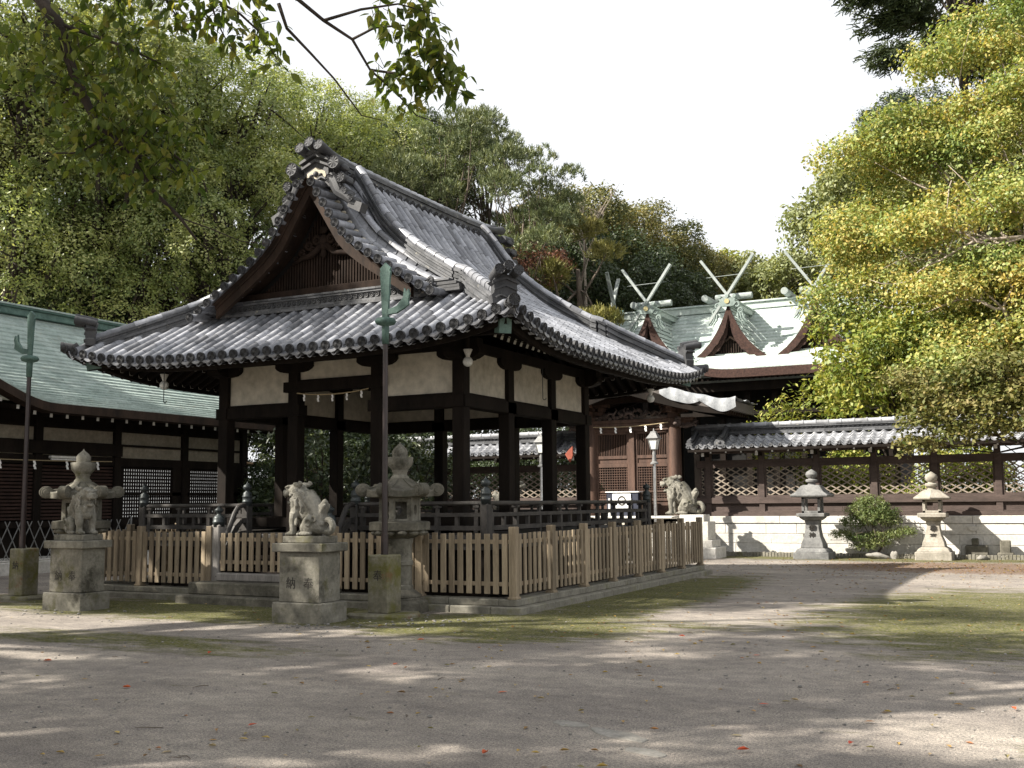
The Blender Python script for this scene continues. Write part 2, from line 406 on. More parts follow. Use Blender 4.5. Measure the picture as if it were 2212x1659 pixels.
# under-roof boarding, fascia, rafters
for k, fn in enumerate(SIDES):
    dk = MB(); N = 24; ds = [2.3+i*(4.66-2.3)/8 for i in range(9)]
    vs = []
    for d in ds:
        for j in range(N+1):
            u = (-1+2*j/N)*d; vs.append(fn(u, d, Z(u, d)-.17))
    dk.add(vs, [(i*(N+1)+j, i*(N+1)+j+1, (i+1)*(N+1)+j+1, (i+1)*(N+1)+j) for i in range(8) for j in range(N)])
    for d, z0, hh, ww in ((4.58, -.19, .13, .10), (4.46, -.32, .10, .09), (3.62, -.44, .09, .09)):   # stepped fascia boards
        us = [(-1+2*j/N)*d for j in range(N+1)]; vs = []
        for u in us:
            for dd, zz in ((d-ww, 0), (d, 0), (d, hh), (d-ww, hh)):
                ux = u*dd/d; vs.append(fn(ux, dd, Z(u, min(d, 4.72))+z0+zz))
        dk.add(vs, [(i*4+j, i*4+(j+1) % 4, (i+1)*4+(j+1) % 4, (i+1)*4+j) for i in range(N) for j in range(4)])
    dk.build('eave_boarding', M_WOODD, PAV)
    rf, re = MB(), MB()
    for i in range(36):
        u = (-17.5+i)*.236
        for d0, d1, za, zb in ((3.3, 4.36, -.32, -.26), (2.5, 3.60, -.50, -.47)):
            if abs(u) > d1-.12: continue
            a = max(d0, abs(u)); 
            za_ = Z(u, a)+za; zb_ = Z(u, d1)+zb
            rf.beam(fn(u, a, za_), fn(u, d1, zb_), .075, .10)
            re.beam(fn(u, d1-.001, zb_), fn(u, d1+.008, zb_-.003), .071, .095)
    r_ = rf.build('rafters', M_WOODD, PAV); re.build('rafter_end_paint', M_WHITE, r_)
for sx, sy in ((1,-1), (-1,-1), (1,1), (-1,1)):                       # hip rafters with copper caps
    hb = MB(); hb.beam((sx*2.4, sy*2.4, 4.62), (sx*4.42, sy*4.42, Z(4.42, 4.42)-.36), .17, .22)
    h = hb.build('hip_rafter', M_WOODD, PAV)
    cb = MB(); cb.beam((sx*4.26, sy*4.26, Z(4.26, 4.3)-.33), (sx*4.44, sy*4.44, Z(4.42, 4.42)-.355), .19, .24); cb.build('copper_cap', M_COPPERD, h)

# ridges
def stack(mb, rl, path, w, layers, lh, rr, tile=.27):
    for q in range(layers):
        ww = (w if q % 2 == 0 else w-.06)/2 * (1-.05*q/layers)
        P = [Vector(p)+Vector((0,0,q*lh)) for p in path]
        for a, b in zip(P, P[1:]):
            n = max(1, round((b-a).length/.34))
            for j in range(n): mb.sweep([a.lerp(b, j/n), a.lerp(b, (j+1)/n)], [(-ww,0),(ww,0),(ww,lh*.9),(-ww,lh*.9)], random.random(), cap=True)
    P = [Vector(p)+Vector((0,0,layers*lh+rr*.3)) for p in path]
    L = sum((b-a).length for a, b in zip(P, P[1:])); n = max(2, round(L/tile))
    def at(t):
        t *= L
        for a, b in zip(P, P[1:]):
            l_ = (b-a).length
            if t <= l_+1e-6: return a.lerp(b, t/l_)
            t -= l_
        return P[-1]
    for j in range(n): rl.tube([at(j/n), at((j+.5)/n), at((j+1)/n)], [rr*.93, rr*.97, rr*1.06], 10, random.random())
RG = MB(); RL = MB()
rz0 = 7.66
path = [(0, -3.22+6.44*i/10, rz0+.05*abs(-1+2*i/10)**3) for i in range(11)]
stack(RG, RL, path, .36, 6, .052, .092)
DM = MB(); RD = MB()
for i in range(28):
    y = -3.10+i*.2296
    for s in (-1, 1):
        RD.tube([(s*.10, y, rz0+.0), (s*.31, y, rz0-.02)], .07, 9, random.random()); disc(DM, (s*.31, y, rz0-.02), (s, 0, -.05), .076)
mr = RG.build('main_ridge', M_NOSHI, PAV)
RL.build('ridge_cap_tiles', M_TILE, mr, smooth=True); RD.build('ridge_foot_tiles', M_TILE, mr, smooth=True); DM.build('end_tile_row', M_TILED, mr)['kind'] = 'stuff'
for sx in (1, -1):
    for sy in (1, -1):
        a, b = MB(), MB()
        pt = [(sx*x, sy*yk(x), H(x)+.02) for x in (.3,.45,.6,.8,1.0,1.25,1.5,1.8,2.1,2.4,2.72)]
        stack(a, b, pt, .24, 5, .055, .075)
        g = a.build('descending_ridge', M_NOSHI, PAV); b.build('ridge_cap_tiles', M_TILE, g, smooth=True)
        a, b = MB(), MB()
        pt = [(sx*d, sy*max(d, 2.95-.0*d) if d > 2.95 else sy*2.95, Z(min(d, 2.95), max(d, 2.95))+.03+.10*max(0, 1-(d-2.74)/.5)**2) for d in (2.74,2.88,3.02,3.2,3.45,3.7,3.95,4.2,4.36)]
        stack(a, b, pt, .25, 5, .058, .082)
        g = a.build('hip_ridge', M_NOSHI, PAV); b.build('ridge_cap_tiles', M_TILE, g, smooth=True)
        # demon-tile plate at the end of the hip
        o = Vector((sx, sy, 0)).normalized(); l = Vector((o.y, -o.x, 0)); base = Vector((sx*4.42, sy*4.42, Z(4.42, 4.42)))
        pl = MB(); F = lambda u, v, w: base + l*u + Vector((0,0,v)) + o*w
        pl.prism([(-.20,-.02),(.20,-.02),(.22,.10),(.18,.14),(.18,.26),(.24,.30),(.17,.34),(.17,.42),(-.17,.42),(-.17,.34),(-.24,.30),(-.18,.26),(-.18,.14),(-.22,.10)], F, -.13, .05)
        pl.prism([(-.21,.27),(0,.35),(.21,.27),(.21,.31),(0,.39),(-.21,.31)], F, .05, .08)
        pl.prism([(-.18,.17),(0,.24),(.18,.17),(.18,.20),(0,.28),(-.18,.20)], F, .05, .075)
        pl.tube([F(-.16,.06,.06), F(-.08,.10,.07), F(0,.07,.07), F(.08,.10,.07), F(.16,.06,.06)], .02, 6)
        for q in (-.15, 0, .15):
            hgt = .43 if q else .49
            pl.tube([F(q, hgt-.03, -.14), F(q, hgt, .0), F(q, hgt+.03, .22)], [.065,.07,.078], 12); disc(pl, F(q, hgt+.03, .22), o+Vector((0,0,.13)), .08, petals=8)
        pl.build('corner_ornament_tile', M_TILED, PAV, smooth=True)
        tp = MB(); c = Vector((sx*4.55, sy*4.55, Z(4.6, 4.6)-.01))
        tp.tube([c, c+o*.27+Vector((0,0,.02))], [.08,.088], 12); disc(tp, c+o*.27+Vector((0,0,.02)), o, .092, petals=12)
        tp.build('corner_end_tile', M_TILED, PAV, smooth=True)

# gables
for sy in (-1, 1):
    vg, vd, mo = MB(), MB(), MB()
    # rolls along the rake, laid parallel to the ridge
    xs = []; x = .16
    while x < 2.84:
        xs.append(x); sl = (Hv(x+.02)-Hv(x-.02))/.04; x += .245/math.hypot(1, sl)
    for sx in (1, -1):
        for i, x in enumerate(xs):
            p = Vector((sx*x, sy*3.16, Hv(x)+.075)); q = Vector((sx*x, sy*3.66, Hv(x)+.035))
            vg.tube([p, p.lerp(q, .55), p.lerp(q, .56), q], [.064,.068,.062,.072], 10, random.random()); disc(vd, q, (0, sy, -.06), .078)
            if i < len(xs)-1:
                x2 = xs[i+1]; vs = []
                for yy, dz in ((3.16, .03), (3.42, .0), (3.421, .012), (3.65, -.015)):
                    for w in (0, .5, 1):
                        xx = x+(x2-x)*w; vs.append((sx*xx, sy*yy, Hv(xx)+dz-.02*(w == .5)))
                vg.add(vs, [(i_*3+j, i_*3+j+1, i_*3+j+4, i_*3+j+3) for i_ in range(3) for j in range(2)], random.random())
                mo.ell((sx*(x+x2)/2, sy*3.15, (Hv(x)+Hv(x2))/2+.06), (.07, .035, .045), n=8, m=6)
    v = vg.build('verge_tiles', M_TILE, PAV, smooth=True); vd.build('end_tile_row', M_TILED, v)['kind'] = 'stuff'; mo.build('mortar', M_MORTAR, v, smooth=True)['kind'] = 'stuff'
    bb = MB()
    for sx in (1, -1):
        X = [0.0,.12,.25,.4,.6,.8,1.05,1.3,1.6,1.9,2.15]
        for y0, y1, t, hh in ((3.40, 3.49, -.085, .21), (3.49, 3.52, -.07, .055)):
            vs = []
            for xx in X:
                sl = (Hv(xx+.05)-Hv(max(0,xx-.05)))/(.1 if xx > .05 else .05+xx); e = hh*math.hypot(1, min(1.4, abs(sl)))*.82
                for yy, zz in ((y0, t), (y1, t), (y1, t-e), (y0, t-e)): vs.append((sx*xx, sy*yy, Hv(xx)+zz))
            bb.add(vs, [(i*4+j, i*4+(j+1) % 4, (i+1)*4+(j+1) % 4, (i+1)*4+j) for i in range(len(X)-1) for j in range(4)])
        vs = []
        for xx in X:
            for yy in (2.86, 3.62): vs.append((sx*xx, sy*yy, Hv(xx)-.065))
        bb.add(vs, [(2*i, 2*i+1, 2*i+3, 2*i+2) for i in range(len(X)-1)])
    bb.build('barge_board', M_WOODB, PAV)
    # lattice, tie beam, carved pendant
    lt, bk = MB(), MB()
    def top(x): return Hv(abs(x)+.08)-.22
    n = 34
    for i in range(-n, n+1):
        x = i*.062
        if top(x) > 5.58 and abs(x) < 2.0: lt.bx(x-.017, x+.017, sy*2.99-.02, sy*2.99+.02, 5.5, top(x))
    for j in range(30):
        z = 5.60+j*.052; w = 2.1
        while w > .02 and top(w) < z: w -= .03
        if w > .05: lt.bx(-w, w, sy*2.965-.012, sy*2.965+.012, z-.012, z+.012)
    lt.build('gable_lattice', M_WOODK, PAV)
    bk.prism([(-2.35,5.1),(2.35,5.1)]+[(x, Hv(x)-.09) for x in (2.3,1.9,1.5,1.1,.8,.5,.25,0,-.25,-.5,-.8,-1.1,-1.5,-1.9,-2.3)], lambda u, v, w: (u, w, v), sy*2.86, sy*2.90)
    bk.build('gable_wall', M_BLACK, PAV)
    tb = MB(); tb.bx(-2.05, 2.05, sy*3.0-.09, sy*3.0+.09, 5.41, 5.55); tb.build('gable_tie_beam', M_WOODK, PAV, bevel=.015)
    gg = MB()
    for sx in (1, -1):
        for (cx, cz, r) in ((.16,6.42,.11),(.34,6.33,.10),(.5,6.22,.085),(.25,6.25,.075),(.64,6.12,.06)):
            gg.ring((sx*cx, sy*3.05, cz), r*.65, r*.36, Matrix.Rotation(R(90), 3, 'X'), 12, 6); gg.ell((sx*cx, sy*3.05, cz), (r*.3, .05, r*.3), n=8, m=6)
        gg.tube([(0, sy*3.05, 6.35), (sx*.25, sy*3.07, 6.15), (sx*.48, sy*3.05, 6.12), (sx*.72, sy*3.05, 6.02)], [.07,.06,.05,.02], 7)
    gg.ell((0, sy*3.06, 6.36), (.10,.06,.16)); gg.ell((0, sy*3.06, 6.60), (.09,.05,.08)); gg.ell((0, sy*3.06, 6.16), (.06,.05,.10))
    gg.build('carved_pendant', M_WOODK, PAV, smooth='all')
    ns, nd = MB(), MB()
    for z0, z1, ww in ((5.13,5.18,.28),(5.185,5.22,.24),(5.335,5.37,.24),(5.375,5.41,.28)):
        for j in range(18):
            x = -2.7+j*.3; ns.bx(x, x+.296, sy*3.02-ww/2, sy*3.02+ww/2, z0, z1, random.random())
    ns.bx(-2.65, 2.65, sy*3.02-.085, sy*3.02+.085, 5.20, 5.36, .2)
    for j in range(46):
        x = -2.6+j*.1155; nd.ring((x, sy*3.115, 5.278), .036, .012, Matrix.Rotation(R(90), 3, 'X'), 10, 5); nd.ell((x, sy*3.115, 5.273), (.018,.015,.018), n=6, m=4)
    g = ns.build('gable_foot_ridge', M_NOSHI, PAV); nd.build('ring_tile_row', M_TILED, g)
    for sx in (1, -1):
        cm = MB(); c = Vector((sx*2.45, sy*3.2, 5.24))
        cm.tube([c+Vector((-sx*.12,0,-.02)), c+Vector((0,sy*.1,.0)), c+Vector((0,sy*.22,.02))], [.06,.075,.085], 10); disc(cm, c+Vector((0,sy*.22,.02)), (0,sy,0), .09, petals=10)
        cm.box(c+Vector((sx*.28, -sy*.02, -.06)), (.5,.22,.05)); cm.box(c+Vector((sx*.28, -sy*.02, -.0)), (.46,.18,.05)); cm.box(c+Vector((sx*.26, -sy*.02, .055)), (.4,.2,.05))
        cm.ring(c+Vector((sx*-.03,sy*.1,.12)), .05, .03, Matrix.Rotation(R(90), 3, 'X'), 10, 6)
        cm.build('gable_corner_tile', M_TILED, PAV, smooth=True)
    # big demon tile on the main ridge end
    on = MB(); y0 = sy*3.26; F = lambda u, v, w: Vector((u, y0+sy*w, v))
    on.prism([(-.30,7.30),(.30,7.30),(.34,7.46),(.27,7.54),(.27,7.70),(.36,7.76),(.24,7.83),(.22,7.98),(-.22,7.98),(-.24,7.83),(-.36,7.76),(-.27,7.70),(-.27,7.54),(-.34,7.46)], F, -.10, .05)
    on.prism([(-.33,7.77),(0,7.90),(.33,7.77),(.33,7.82),(0,7.96),(-.33,7.82)], F, .05, .13)
    on.prism([(-.31,7.67),(0,7.80),(.31,7.67),(.31,7.71),(0,7.85),(-.31,7.71)], F, .05, .10)
    on.tube([F(-.28,7.42,.07), F(-.15,7.49,.08), F(0,7.43,.08), F(.15,7.49,.08), F(.28,7.42,.07)], .028, 7)
    on.ell(F(0,7.57,.06), (.055,.05,.055)); on.ell(F(.10,7.55,.05), (.05,.04,.03)); on.ell(F(-.10,7.55,.05), (.05,.04,.03))
    for q in (-.21, 0, .21):
        hz = 7.95 if q else 8.03
        on.tube([F(q, hz-.06, -.55), F(q, hz, -.1), F(q, hz+.08, .26)], [.078,.085,.098], 14); disc(on, F(q, hz+.08, .26), (0, sy, .22), .10, petals=6)
    on.tube([F(-.23,8.0,.1), F(-.1,7.95,.12), F(0,8.0,.12), F(.1,7.95,.12), F(.23,8.0,.1)], .05, 8)
    onig = on.build('ridge_end_demon_tile', M_TILED, PAV, smooth=True)
    pb = MB(); pb.prism([(-.24,7.46),(.24,7.46),(.2,7.6),(0,7.7),(-.2,7.6)], F, .045, .056); pb.build('plaster_face', M_MORTAR, onig)
    for sx in (1, -1):                                                # scrolled fins down both sides of the demon tile
        fb = MB()
        for (dx, z, r, ln) in ((.47,7.70,.115,.26),(.33,7.44,.07,.16),(.60,7.41,.085,.20),(.45,7.44,.06,.14),(.64,7.17,.075,.16),(.52,7.26,.06,.12),(.78,7.02,.06,.12)):
            c = F(sx*dx, z, 0)
            fb.tube([c-Vector((0,sy*.18,0)), c, c+Vector((0,sy*ln*.6,0))], [r*.8,r*.92,r], 12); disc(fb, c+Vector((0,sy*ln*.6,0)), (0,sy,0), r*1.05, petals=9)
            fb.ell(c+Vector((sx*r*.9,-sy*.03,-r*.6)), (r*.8,.10,r*.55), (0,sx*.7,0), 8, 6)
        fb.tube([F(sx*.3,7.5,.0), F(sx*.42,7.35,.03), F(sx*.5,7.18,.03), F(sx*.66,7.08,.03), F(sx*.84,6.90,.02)], [.10,.12,.11,.10,.05], 8)
        fb.prism([(sx*.74,7.02),(sx*1.02,6.90),(sx*.96,6.74),(sx*.70,6.88)], F, -.14, .06)
        fb.build('demon_tile_fin', M_TILED, onig, smooth=True)

# posts, beams, panels
PP = [-2.62, -.93, .93, 2.62]
for i, x in enumerate(PP):
    for j, y in enumerate(PP):
        if 0 < i < 3 and 0 < j < 3: continue
        mb = MB(); mb.bx(x-.115, x+.115, y-.115, y+.115, .25, 4.24); mb.build('post', M_WOODD, PAV, bevel=.012)
for k, fn in enumerate(SIDES):
    be, pn, br = MB(), MB(), []
    d = 2.62
    def sbox(mb, u0, u1, dc, dw, z0, z1):
        a, b = fn(u0, dc-dw, z0), fn(u1, dc+dw, z1)
        mb.bx(min(a[0],b[0]), max(a[0],b[0]), min(a[1],b[1]), max(a[1],b[1]), z0, z1)
    for a, b in zip(PP, PP[1:]):
        mid = a < 0 < b
        zb, zt = (3.69, 3.88) if (k == 0 and mid) else (3.24, 3.47)
        if k == 0 and mid: sbox(be, a-.2, b+.2, d+.03, .115, zb, zt)
        else: sbox(be, a+.115, b-.115, d, .085, zb, zt)
        sbox(be, a+.115, b-.115, d, .07, zt+.0, zt+.035)
        if not (k == 0 and mid): sbox(be, a-.16, b+.16, d+.005, .125, zb+.01, zt-.02)
        sbox(pn, a+.115, b-.115, d, .03, zt+.035, 4.24)
        sbox(be, a+.115, b-.115, d, .10, 1.20, 1.37)
    sbox(be, -3.0, 3.0, d, .10, 4.24+.003*(k % 2), 4.42+.003*(k % 2))
    for u in PP:
        for zz, hw in ((4.06, .42),):
            poly = [(-hw,.18),(-hw,.10),(-hw+.04,.06),(-hw+.12,.02),(-hw+.24,0),(hw-.24,0),(hw-.12,.02),(hw-.04,.06),(hw,.10),(hw,.18)]
            a0 = MB(); a0.prism(poly, lambda p, q, w: fn(u+p, d+w, zz+q), -.122-.002*k, .122+.002*k); br.append(a0)
    b_ = be.build('tie_beams', M_WOODD, PAV); [q.build('boat_bracket', M_WOODD, b_) for q in br]
    pn.build('plaster_panels', M_PLASTER, PAV)
cl = MB(); cl.bx(-2.5, 2.5, -2.5, 2.5, 4.44, 4.47); cl.build('added_ceiling', M_WOODD, PAV)  # unseen ceiling, added to block light from above
fl = MB(); fl.bx(-2.5, 2.5, -2.5, 2.5, 1.14, 1.24); fl.bx(-3.72, 3.72, -3.72, 3.72, 1.02, 1.10); fl.bx(-3.62, 3.62, -3.62, 3.62, .86, 1.02)
fl.build('veranda_floor', M_RAIL, PAV, bevel=.01)
for i in range(5):
    for j in range(5):
        if 0 < i < 4 and 0 < j < 4: continue
        mb = MB(); x, y = -3.5+1.75*i, -3.5+1.75*j; mb.bx(x-.08, x+.08, y-.08, y+.08, .1, .86); mb.build('floor_stilt', M_WOODD, PAV)
ub = MB(); ub.bx(-3.3, 3.3, -3.28, -3.22, .1, .86); ub.bx(3.22, 3.28, -3.3, 3.3, .1, .86); ub.bx(-3.28, -3.22, -3.3, 3.3, .1, .86); ub.build('underfloor_boarding', M_WOODD, PAV)

# railing
def newel(x, y, z0, zw, mat, cap):
    mb = MB(); mb.bx(x-.075, x+.075, y-.075, y+.075, z0, zw); o = mb.build('newel_post', mat, PAV, bevel=.02)
    c = MB(); r = .082
    c.lathe([(r,zw-.02),(r,zw+.05),(r+.006,zw+.055),(r+.006,zw+.075),(r,zw+.08),(r,zw+.14),(r+.006,zw+.145),(r+.006,zw+.165),(r*.95,zw+.17),(r*.9,zw+.22),(r*.45,zw+.245),(r*.40,zw+.26),(r*.75,zw+.28),(r*.98,zw+.315),(r*.85,zw+.35),(r*.4,zw+.375),(r*.12,zw+.40),(.003,zw+.43)], (x,y,0), 14)
    c.build('post_cap', cap, o, smooth='all')
for x, y in ((3.66,-3.66),(-3.66,-3.66),(3.66,3.66),(-3.66,3.66),(1.17,-3.66),(-1.17,-3.66)): newel(x, y, .98, 1.60, M_RAIL, M_BRONZE)
for k, fn in enumerate(SIDES):
    segs = [(-3.6,-1.22),(1.22,3.6)] if k == 0 else [(-3.6,3.6)]
    for a, b in segs:
        mb = MB(); d = 3.66
        mb.tube([fn(a,d,1.60), fn(b,d,1.60)], .036, 10)
        mb.beam(fn(a,d,1.42), fn(b,d,1.42), .085, .06); mb.beam(fn(a,d,1.21), fn(b,d,1.21), .09, .07)
        n = max(2, round((b-a)/.9))
        for i in range(n+1):
            u = a+.1+(b-a-.2)*i/n
            mb.beam(fn(u,d,1.11), fn(u,d,1.39), .075, .075)
            mb.beam(fn(u,d,1.45), fn(u,d,1.57), .05, .05); mb.beam(fn(u,d,1.53), fn(u,d,1.565), .11, .08)
        for i in range(n):
            u = a+.1+(b-a-.2)*(i+.5)/n; mb.beam(fn(u,d,1.245), fn(u,d,1.39), .06, .055)
        mb.build('railing', M_RAIL, PAV)
st = MB()
for i in range(4): st.bx(-1.08, 1.08, -3.72-.17*(i+1), -3.74-.17*i+.04, .93-.19*i-.05, .93-.19*i)
for sx in (1,-1): st.beam((sx*1.11,-3.7,.95), (sx*1.11,-4.36,.30), .06, .3)
st.build('front_steps', M_WOODD, PAV)
for sx in (1, -1):
    mb = MB(); x = sx*1.17
    mb.tube([(x,-3.68,1.60),(x,-3.80,1.60),(x,-3.90,1.56),(x,-3.98,1.46),(x,-4.10,1.22),(x,-4.30,.86)], .045, 10)
    for dz, w in ((-.24,.07),(-.46,.07)):
        pts = [Vector((x,-3.7,1.58+dz)),Vector((x,-3.84,1.57+dz)),Vector((x,-3.95,1.46+dz)),Vector((x,-4.34,.82+dz))]
        for a, b in zip(pts, pts[1:]): mb.beam(a, b+(b-a)*.03, .09, .09)
    mb.build('stair_rail', M_RAIL, PAV)
    m2 = MB(); m2.bx(x-.09, x+.09, -4.46, -4.28, .22, 1.28); nw = m2.build('newel_post', M_GREYW, PAV, bevel=.02)
    c = MB(); r = .10
    c.lathe([(r,1.24),(r,1.30),(r+.006,1.305),(r+.006,1.33),(r,1.335),(r,1.38),(r*.8,1.42),(r*.4,1.44),(r*.38,1.47),(r*.72,1.50),(r*.8,1.53),(r*.4,1.56),(.004,1.60)], (x,-4.37,0), 14); c.build('post_cap', M_BRONZE, nw, smooth='all')

# rope of paper streamers across the front bay
def streamer_rope(name, label, a, b, sag, n, sz, outw):
    a, b = Vector(a), Vector(b)
    t = thing(name, label, 'paper streamers', a); d = b-a
    rp = MB(); f = lambda q: d*q + Vector((0,0,-sag*4*q*(1-q)))
    rp.tube([f(i/16) for i in range(17)], .012, 6); rp.build('rope', M_ROPE, t)
    for i in range(n):
        p = f((i+.5)/n); s = MB(); w = sz*.32
        for j, ox in enumerate((0, .5, .1, .6)):
            s.prism([(-w*.5+ox*w*.6, -j*sz*.27), (w*.5+ox*w*.6, -j*sz*.27), (w*.75+ox*w*.6, -(j+1.15)*sz*.27), (-w*.35+ox*w*.6, -(j+1.15)*sz*.27)], lambda u, v, q: p+d.normalized()*u+Vector((0,0,v))+Vector(outw)*(q+.004*j), -.002, .002)
        s.build('paper_streamer', M_PAPER, t)
    return t
streamer_rope('streamer_rope', 'thin rope with white zigzag paper streamers hung across the front opening of the pavilion', (CX-.8, CY-2.77, 3.66), (CX+.8, CY-2.77, 3.66), .06, 5, .12, (0,-1,0))
# globe lamps and hooks under the eaves
gl = thing('globe_lamp', 'round white globe lamp under the near corner of the pavilion eaves', 'lamp', (CX+3.0, CY-3.05, 4.0), group='globe lamps under the pavilion eaves')
mb = MB(); mb.lathe([(.075,.17),(.08,.165),(.035,.06),(.035,.03)], n=12); mb.build('lamp_holder', M_WHITE, gl, smooth='all')
mb = MB(); mb.ell((0,0,-.04), (.085,.085,.085), n=16, m=10); mb.build('glass_globe', M_GLASS, gl, smooth='all')
mb = MB(); mb.beam((0,0,.16), (0,0,.42), .05, .05); mb.build('drop_rod', M_WOODD, gl)
dup(gl, (CX+3.9, CY+3.4, 3.86), label='round white globe lamp under the far right pavilion eaves, above the gate roof')
dup(gl, (CX-3.2, CY-3.7, 3.9), label='round white globe lamp under the left pavilion eaves, before the green roof')
def hook(loc, label):
    mb = MB(); mb.tube([(0,0,.52),(0,0,0),(0,0,-.04)]+[(.035-.035*math.cos(a), 0, -.04-.04*math.sin(a)) for a in (.6,1.2,1.8,2.5,3.1)], .008, 6)
    return tag(mb.build('iron_hook', M_BRONZE, loc=loc), label, 'hook', 'iron hooks under the pavilion eaves')
hook((CX+3.05, CY-.25, 3.62), 'black iron hook hanging before the cream panels on the right of the pavilion')
hook((CX-2.8, CY-4.1, 3.55), 'black iron hook hanging from the left front eaves before the green roof')
# ================================================================== ground
def ground_mat():
    m, n, l, b, o, pos = newmat('gravel_yard')
    f1 = noise(n, l, pos, .55, 5, .6); f2 = noise(n, l, pos, 55, 3, .7); f3 = noise(n, l, pos, 170, 2, .6); f4 = noise(n, l, pos, 6, 6, .7)
    c = ramp(n, f1, [(.3, (.205,.185,.168)), (.7, (.315,.287,.257))], l)
    c = mixc(n, l, 1, c, ramp(n, f4, [(.3, (.74,.74,.75)), (.7, (1.2,1.18,1.15))], l), 'MULTIPLY')
    c = mixc(n, l, 1, c, ramp(n, f2, [(.3, (.36,.36,.38)), (.5, (1,1,1)), (.72, (1.6,1.55,1.48))], l), 'MULTIPLY')
    c = mixc(n, l, 1, c, ramp(n, f3, [(.35, (.42,.42,.43)), (.6, (1.3,1.3,1.28))], l), 'MULTIPLY')
    # moss zones: along the pavilion plinth, around the pedestals, on the right of the yard, along the far wall
    sx = n.new('ShaderNodeSeparateXYZ'); l.new(pos, sx.inputs[0]); X, Y = sx.outputs[0], sx.outputs[1]
    def blob(cx, cy, rx, ry, s=1.0):
        a = mathn(n, l, 'POWER', mathn(n, l, 'ABSOLUTE', mathn(n, l, 'DIVIDE', mathn(n, l, 'SUBTRACT', X, cx), rx)), 2)
        q = mathn(n, l, 'POWER', mathn(n, l, 'ABSOLUTE', mathn(n, l, 'DIVIDE', mathn(n, l, 'SUBTRACT', Y, cy), ry)), 2)
        e = mathn(n, l, 'MAXIMUM', mathn(n, l, 'SUBTRACT', 1.0, mathn(n, l, 'ADD', a, q)), 0.0)
        return mathn(n, l, 'MULTIPLY', e, s)
    z = None
    for args in ((-4.5,-1.4,7,1.7,.85),(.9,3.5,1.5,7.5,.8),(.6,-1.4,2.6,2.2,.85),(6.3,2.2,3.2,6.0,.8),(2.5,17,8,2.2,.85),(-3.0,-4.6,4.2,.9,.55),(8.2,-6.5,1.5,1.1,.8),(6.1,-9.0,1.0,.7,.55),(2.5,-.6,2.4,1.0,.4)):
        q = blob(*args); z = q if z is None else mathn(n, l, 'MAXIMUM', z, q)
    mpx = n.new('ShaderNodeMapping'); mpx.inputs['Rotation'].default_value = (0,0,R(-27)); mpx.inputs['Scale'].default_value = (.45,1.5,1); l.new(pos, mpx.inputs[0])
    nz = noise(n, l, mpx.outputs[0], 1.7, 10, .80)
    k = mathn(n, l, 'ADD', mathn(n, l, 'MULTIPLY', z, .47), nz)
    mask = ramp(n, k, [(.61, (0,)*3), (.75, (1,)*3)], l)
    mm = mathn(n, l, 'MULTIPLY', mask, ramp(n, noise(n, l, pos, 28, 4, .7), [(.36, (.2,)*3), (.53, (1,)*3)], l))
    moss = ramp(n, noise(n, l, pos, 9, 6, .7), [(.3, (.032,.038,.006)), (.5, (.082,.086,.013)), (.7, (.155,.142,.036))], l)
    c = mixc(n, l, mm, c, moss)
    # leaf litter tint at the right rear
    lm = ramp(n, mathn(n, l, 'MULTIPLY', blob(5.5,13.2,6,3.2,1.3), noise(n, l, pos, 11, 5, .75)), [(.30, (0,)*3), (.45, (1,)*3)], l)
    c = mixc(n, l, mathn(n, l, 'MULTIPLY', lm, .7), c, (.13,.075,.045))
    l.new(c, b.inputs['Base Color']); b.inputs['Roughness'].default_value = .95; b.inputs['Specular IOR Level'].default_value = .2
    h = mathn(n, l, 'ADD', mathn(n, l, 'MULTIPLY', f2, .8), mathn(n, l, 'ADD', mathn(n, l, 'MULTIPLY', f4, 1.6), mathn(n, l, 'MULTIPLY', mm, .6)))
    lowf = noise(n, l, mpx.outputs[0], 2.2, 4, .55)
    damp = ramp(n, noise(n, l, mpx.outputs[0], .9, 6, .65), [(.36, (.80,.79,.80)), (.60, (1.06,1.05,1.03))], l)
    l.new(mixc(n, l, 1, c, damp, 'MULTIPLY'), b.inputs['Base Color'])
    h = mathn(n, l, 'ADD', h, mathn(n, l, 'MULTIPLY', lowf, 4.5))
    bn = n.new('ShaderNodeBump'); bn.inputs['Strength'].default_value = .85; bn.inputs['Distance'].default_value = .016
    l.new(h, bn.inputs['Height']); l.new(bn.outputs[0], b.inputs['Normal'])
    return m
M_GROUND = ground_mat()
g = MB(); S = 240
g.add([(-S,-S,0),(S,-S,0),(S,S,0),(-S,S,0)], [(0,1,2,3)])
tag(g.build('ground', M_GROUND), kind='structure')

# loose stones, fallen leaves
M_LITTER = leafmat('fallen_leaf_colours', [(.10,.055,.03),(.22,.13,.05),(.42,.30,.08),(.30,.12,.05),(.16,.15,.05),(.36,.27,.16)], .1, .2)
M_REDLEAF = leafmat('red_leaf', [(.42,.05,.02),(.50,.11,.03)], .15, .3)
M_PEBBLE = surf('pebbles', (.11,.105,.10), (.25,.235,.215), 40, .9, .2, 80, tone=.4)
def inside_pav(x, y): return -9.5 < x < .4 and -.4 < y < 9.6
lf = MB()
def leaf_on_ground(mb, x, y, s, tone):
    a = random.uniform(0, 6.28); c_, s_ = math.cos(a), math.sin(a); h = random.uniform(.004, .02); cu = random.uniform(.1, .45)*s
    P = [(0,-1,.0),(.42,-.25,cu),(.30,.45,cu*.8),(0,1,cu*.3),(-.30,.45,cu*.8),(-.42,-.25,cu)]
    vs = [(x+(p[0]*c_-p[1]*s_)*s, y+(p[0]*s_+p[1]*c_)*s, h+p[2]) for p in P] + [(x, y, h)]
    mb.add(vs, [(6,0,1),(6,1,2),(6,2,3),(6,3,4),(6,4,5),(6,5,0)], tone)
n_ = 0
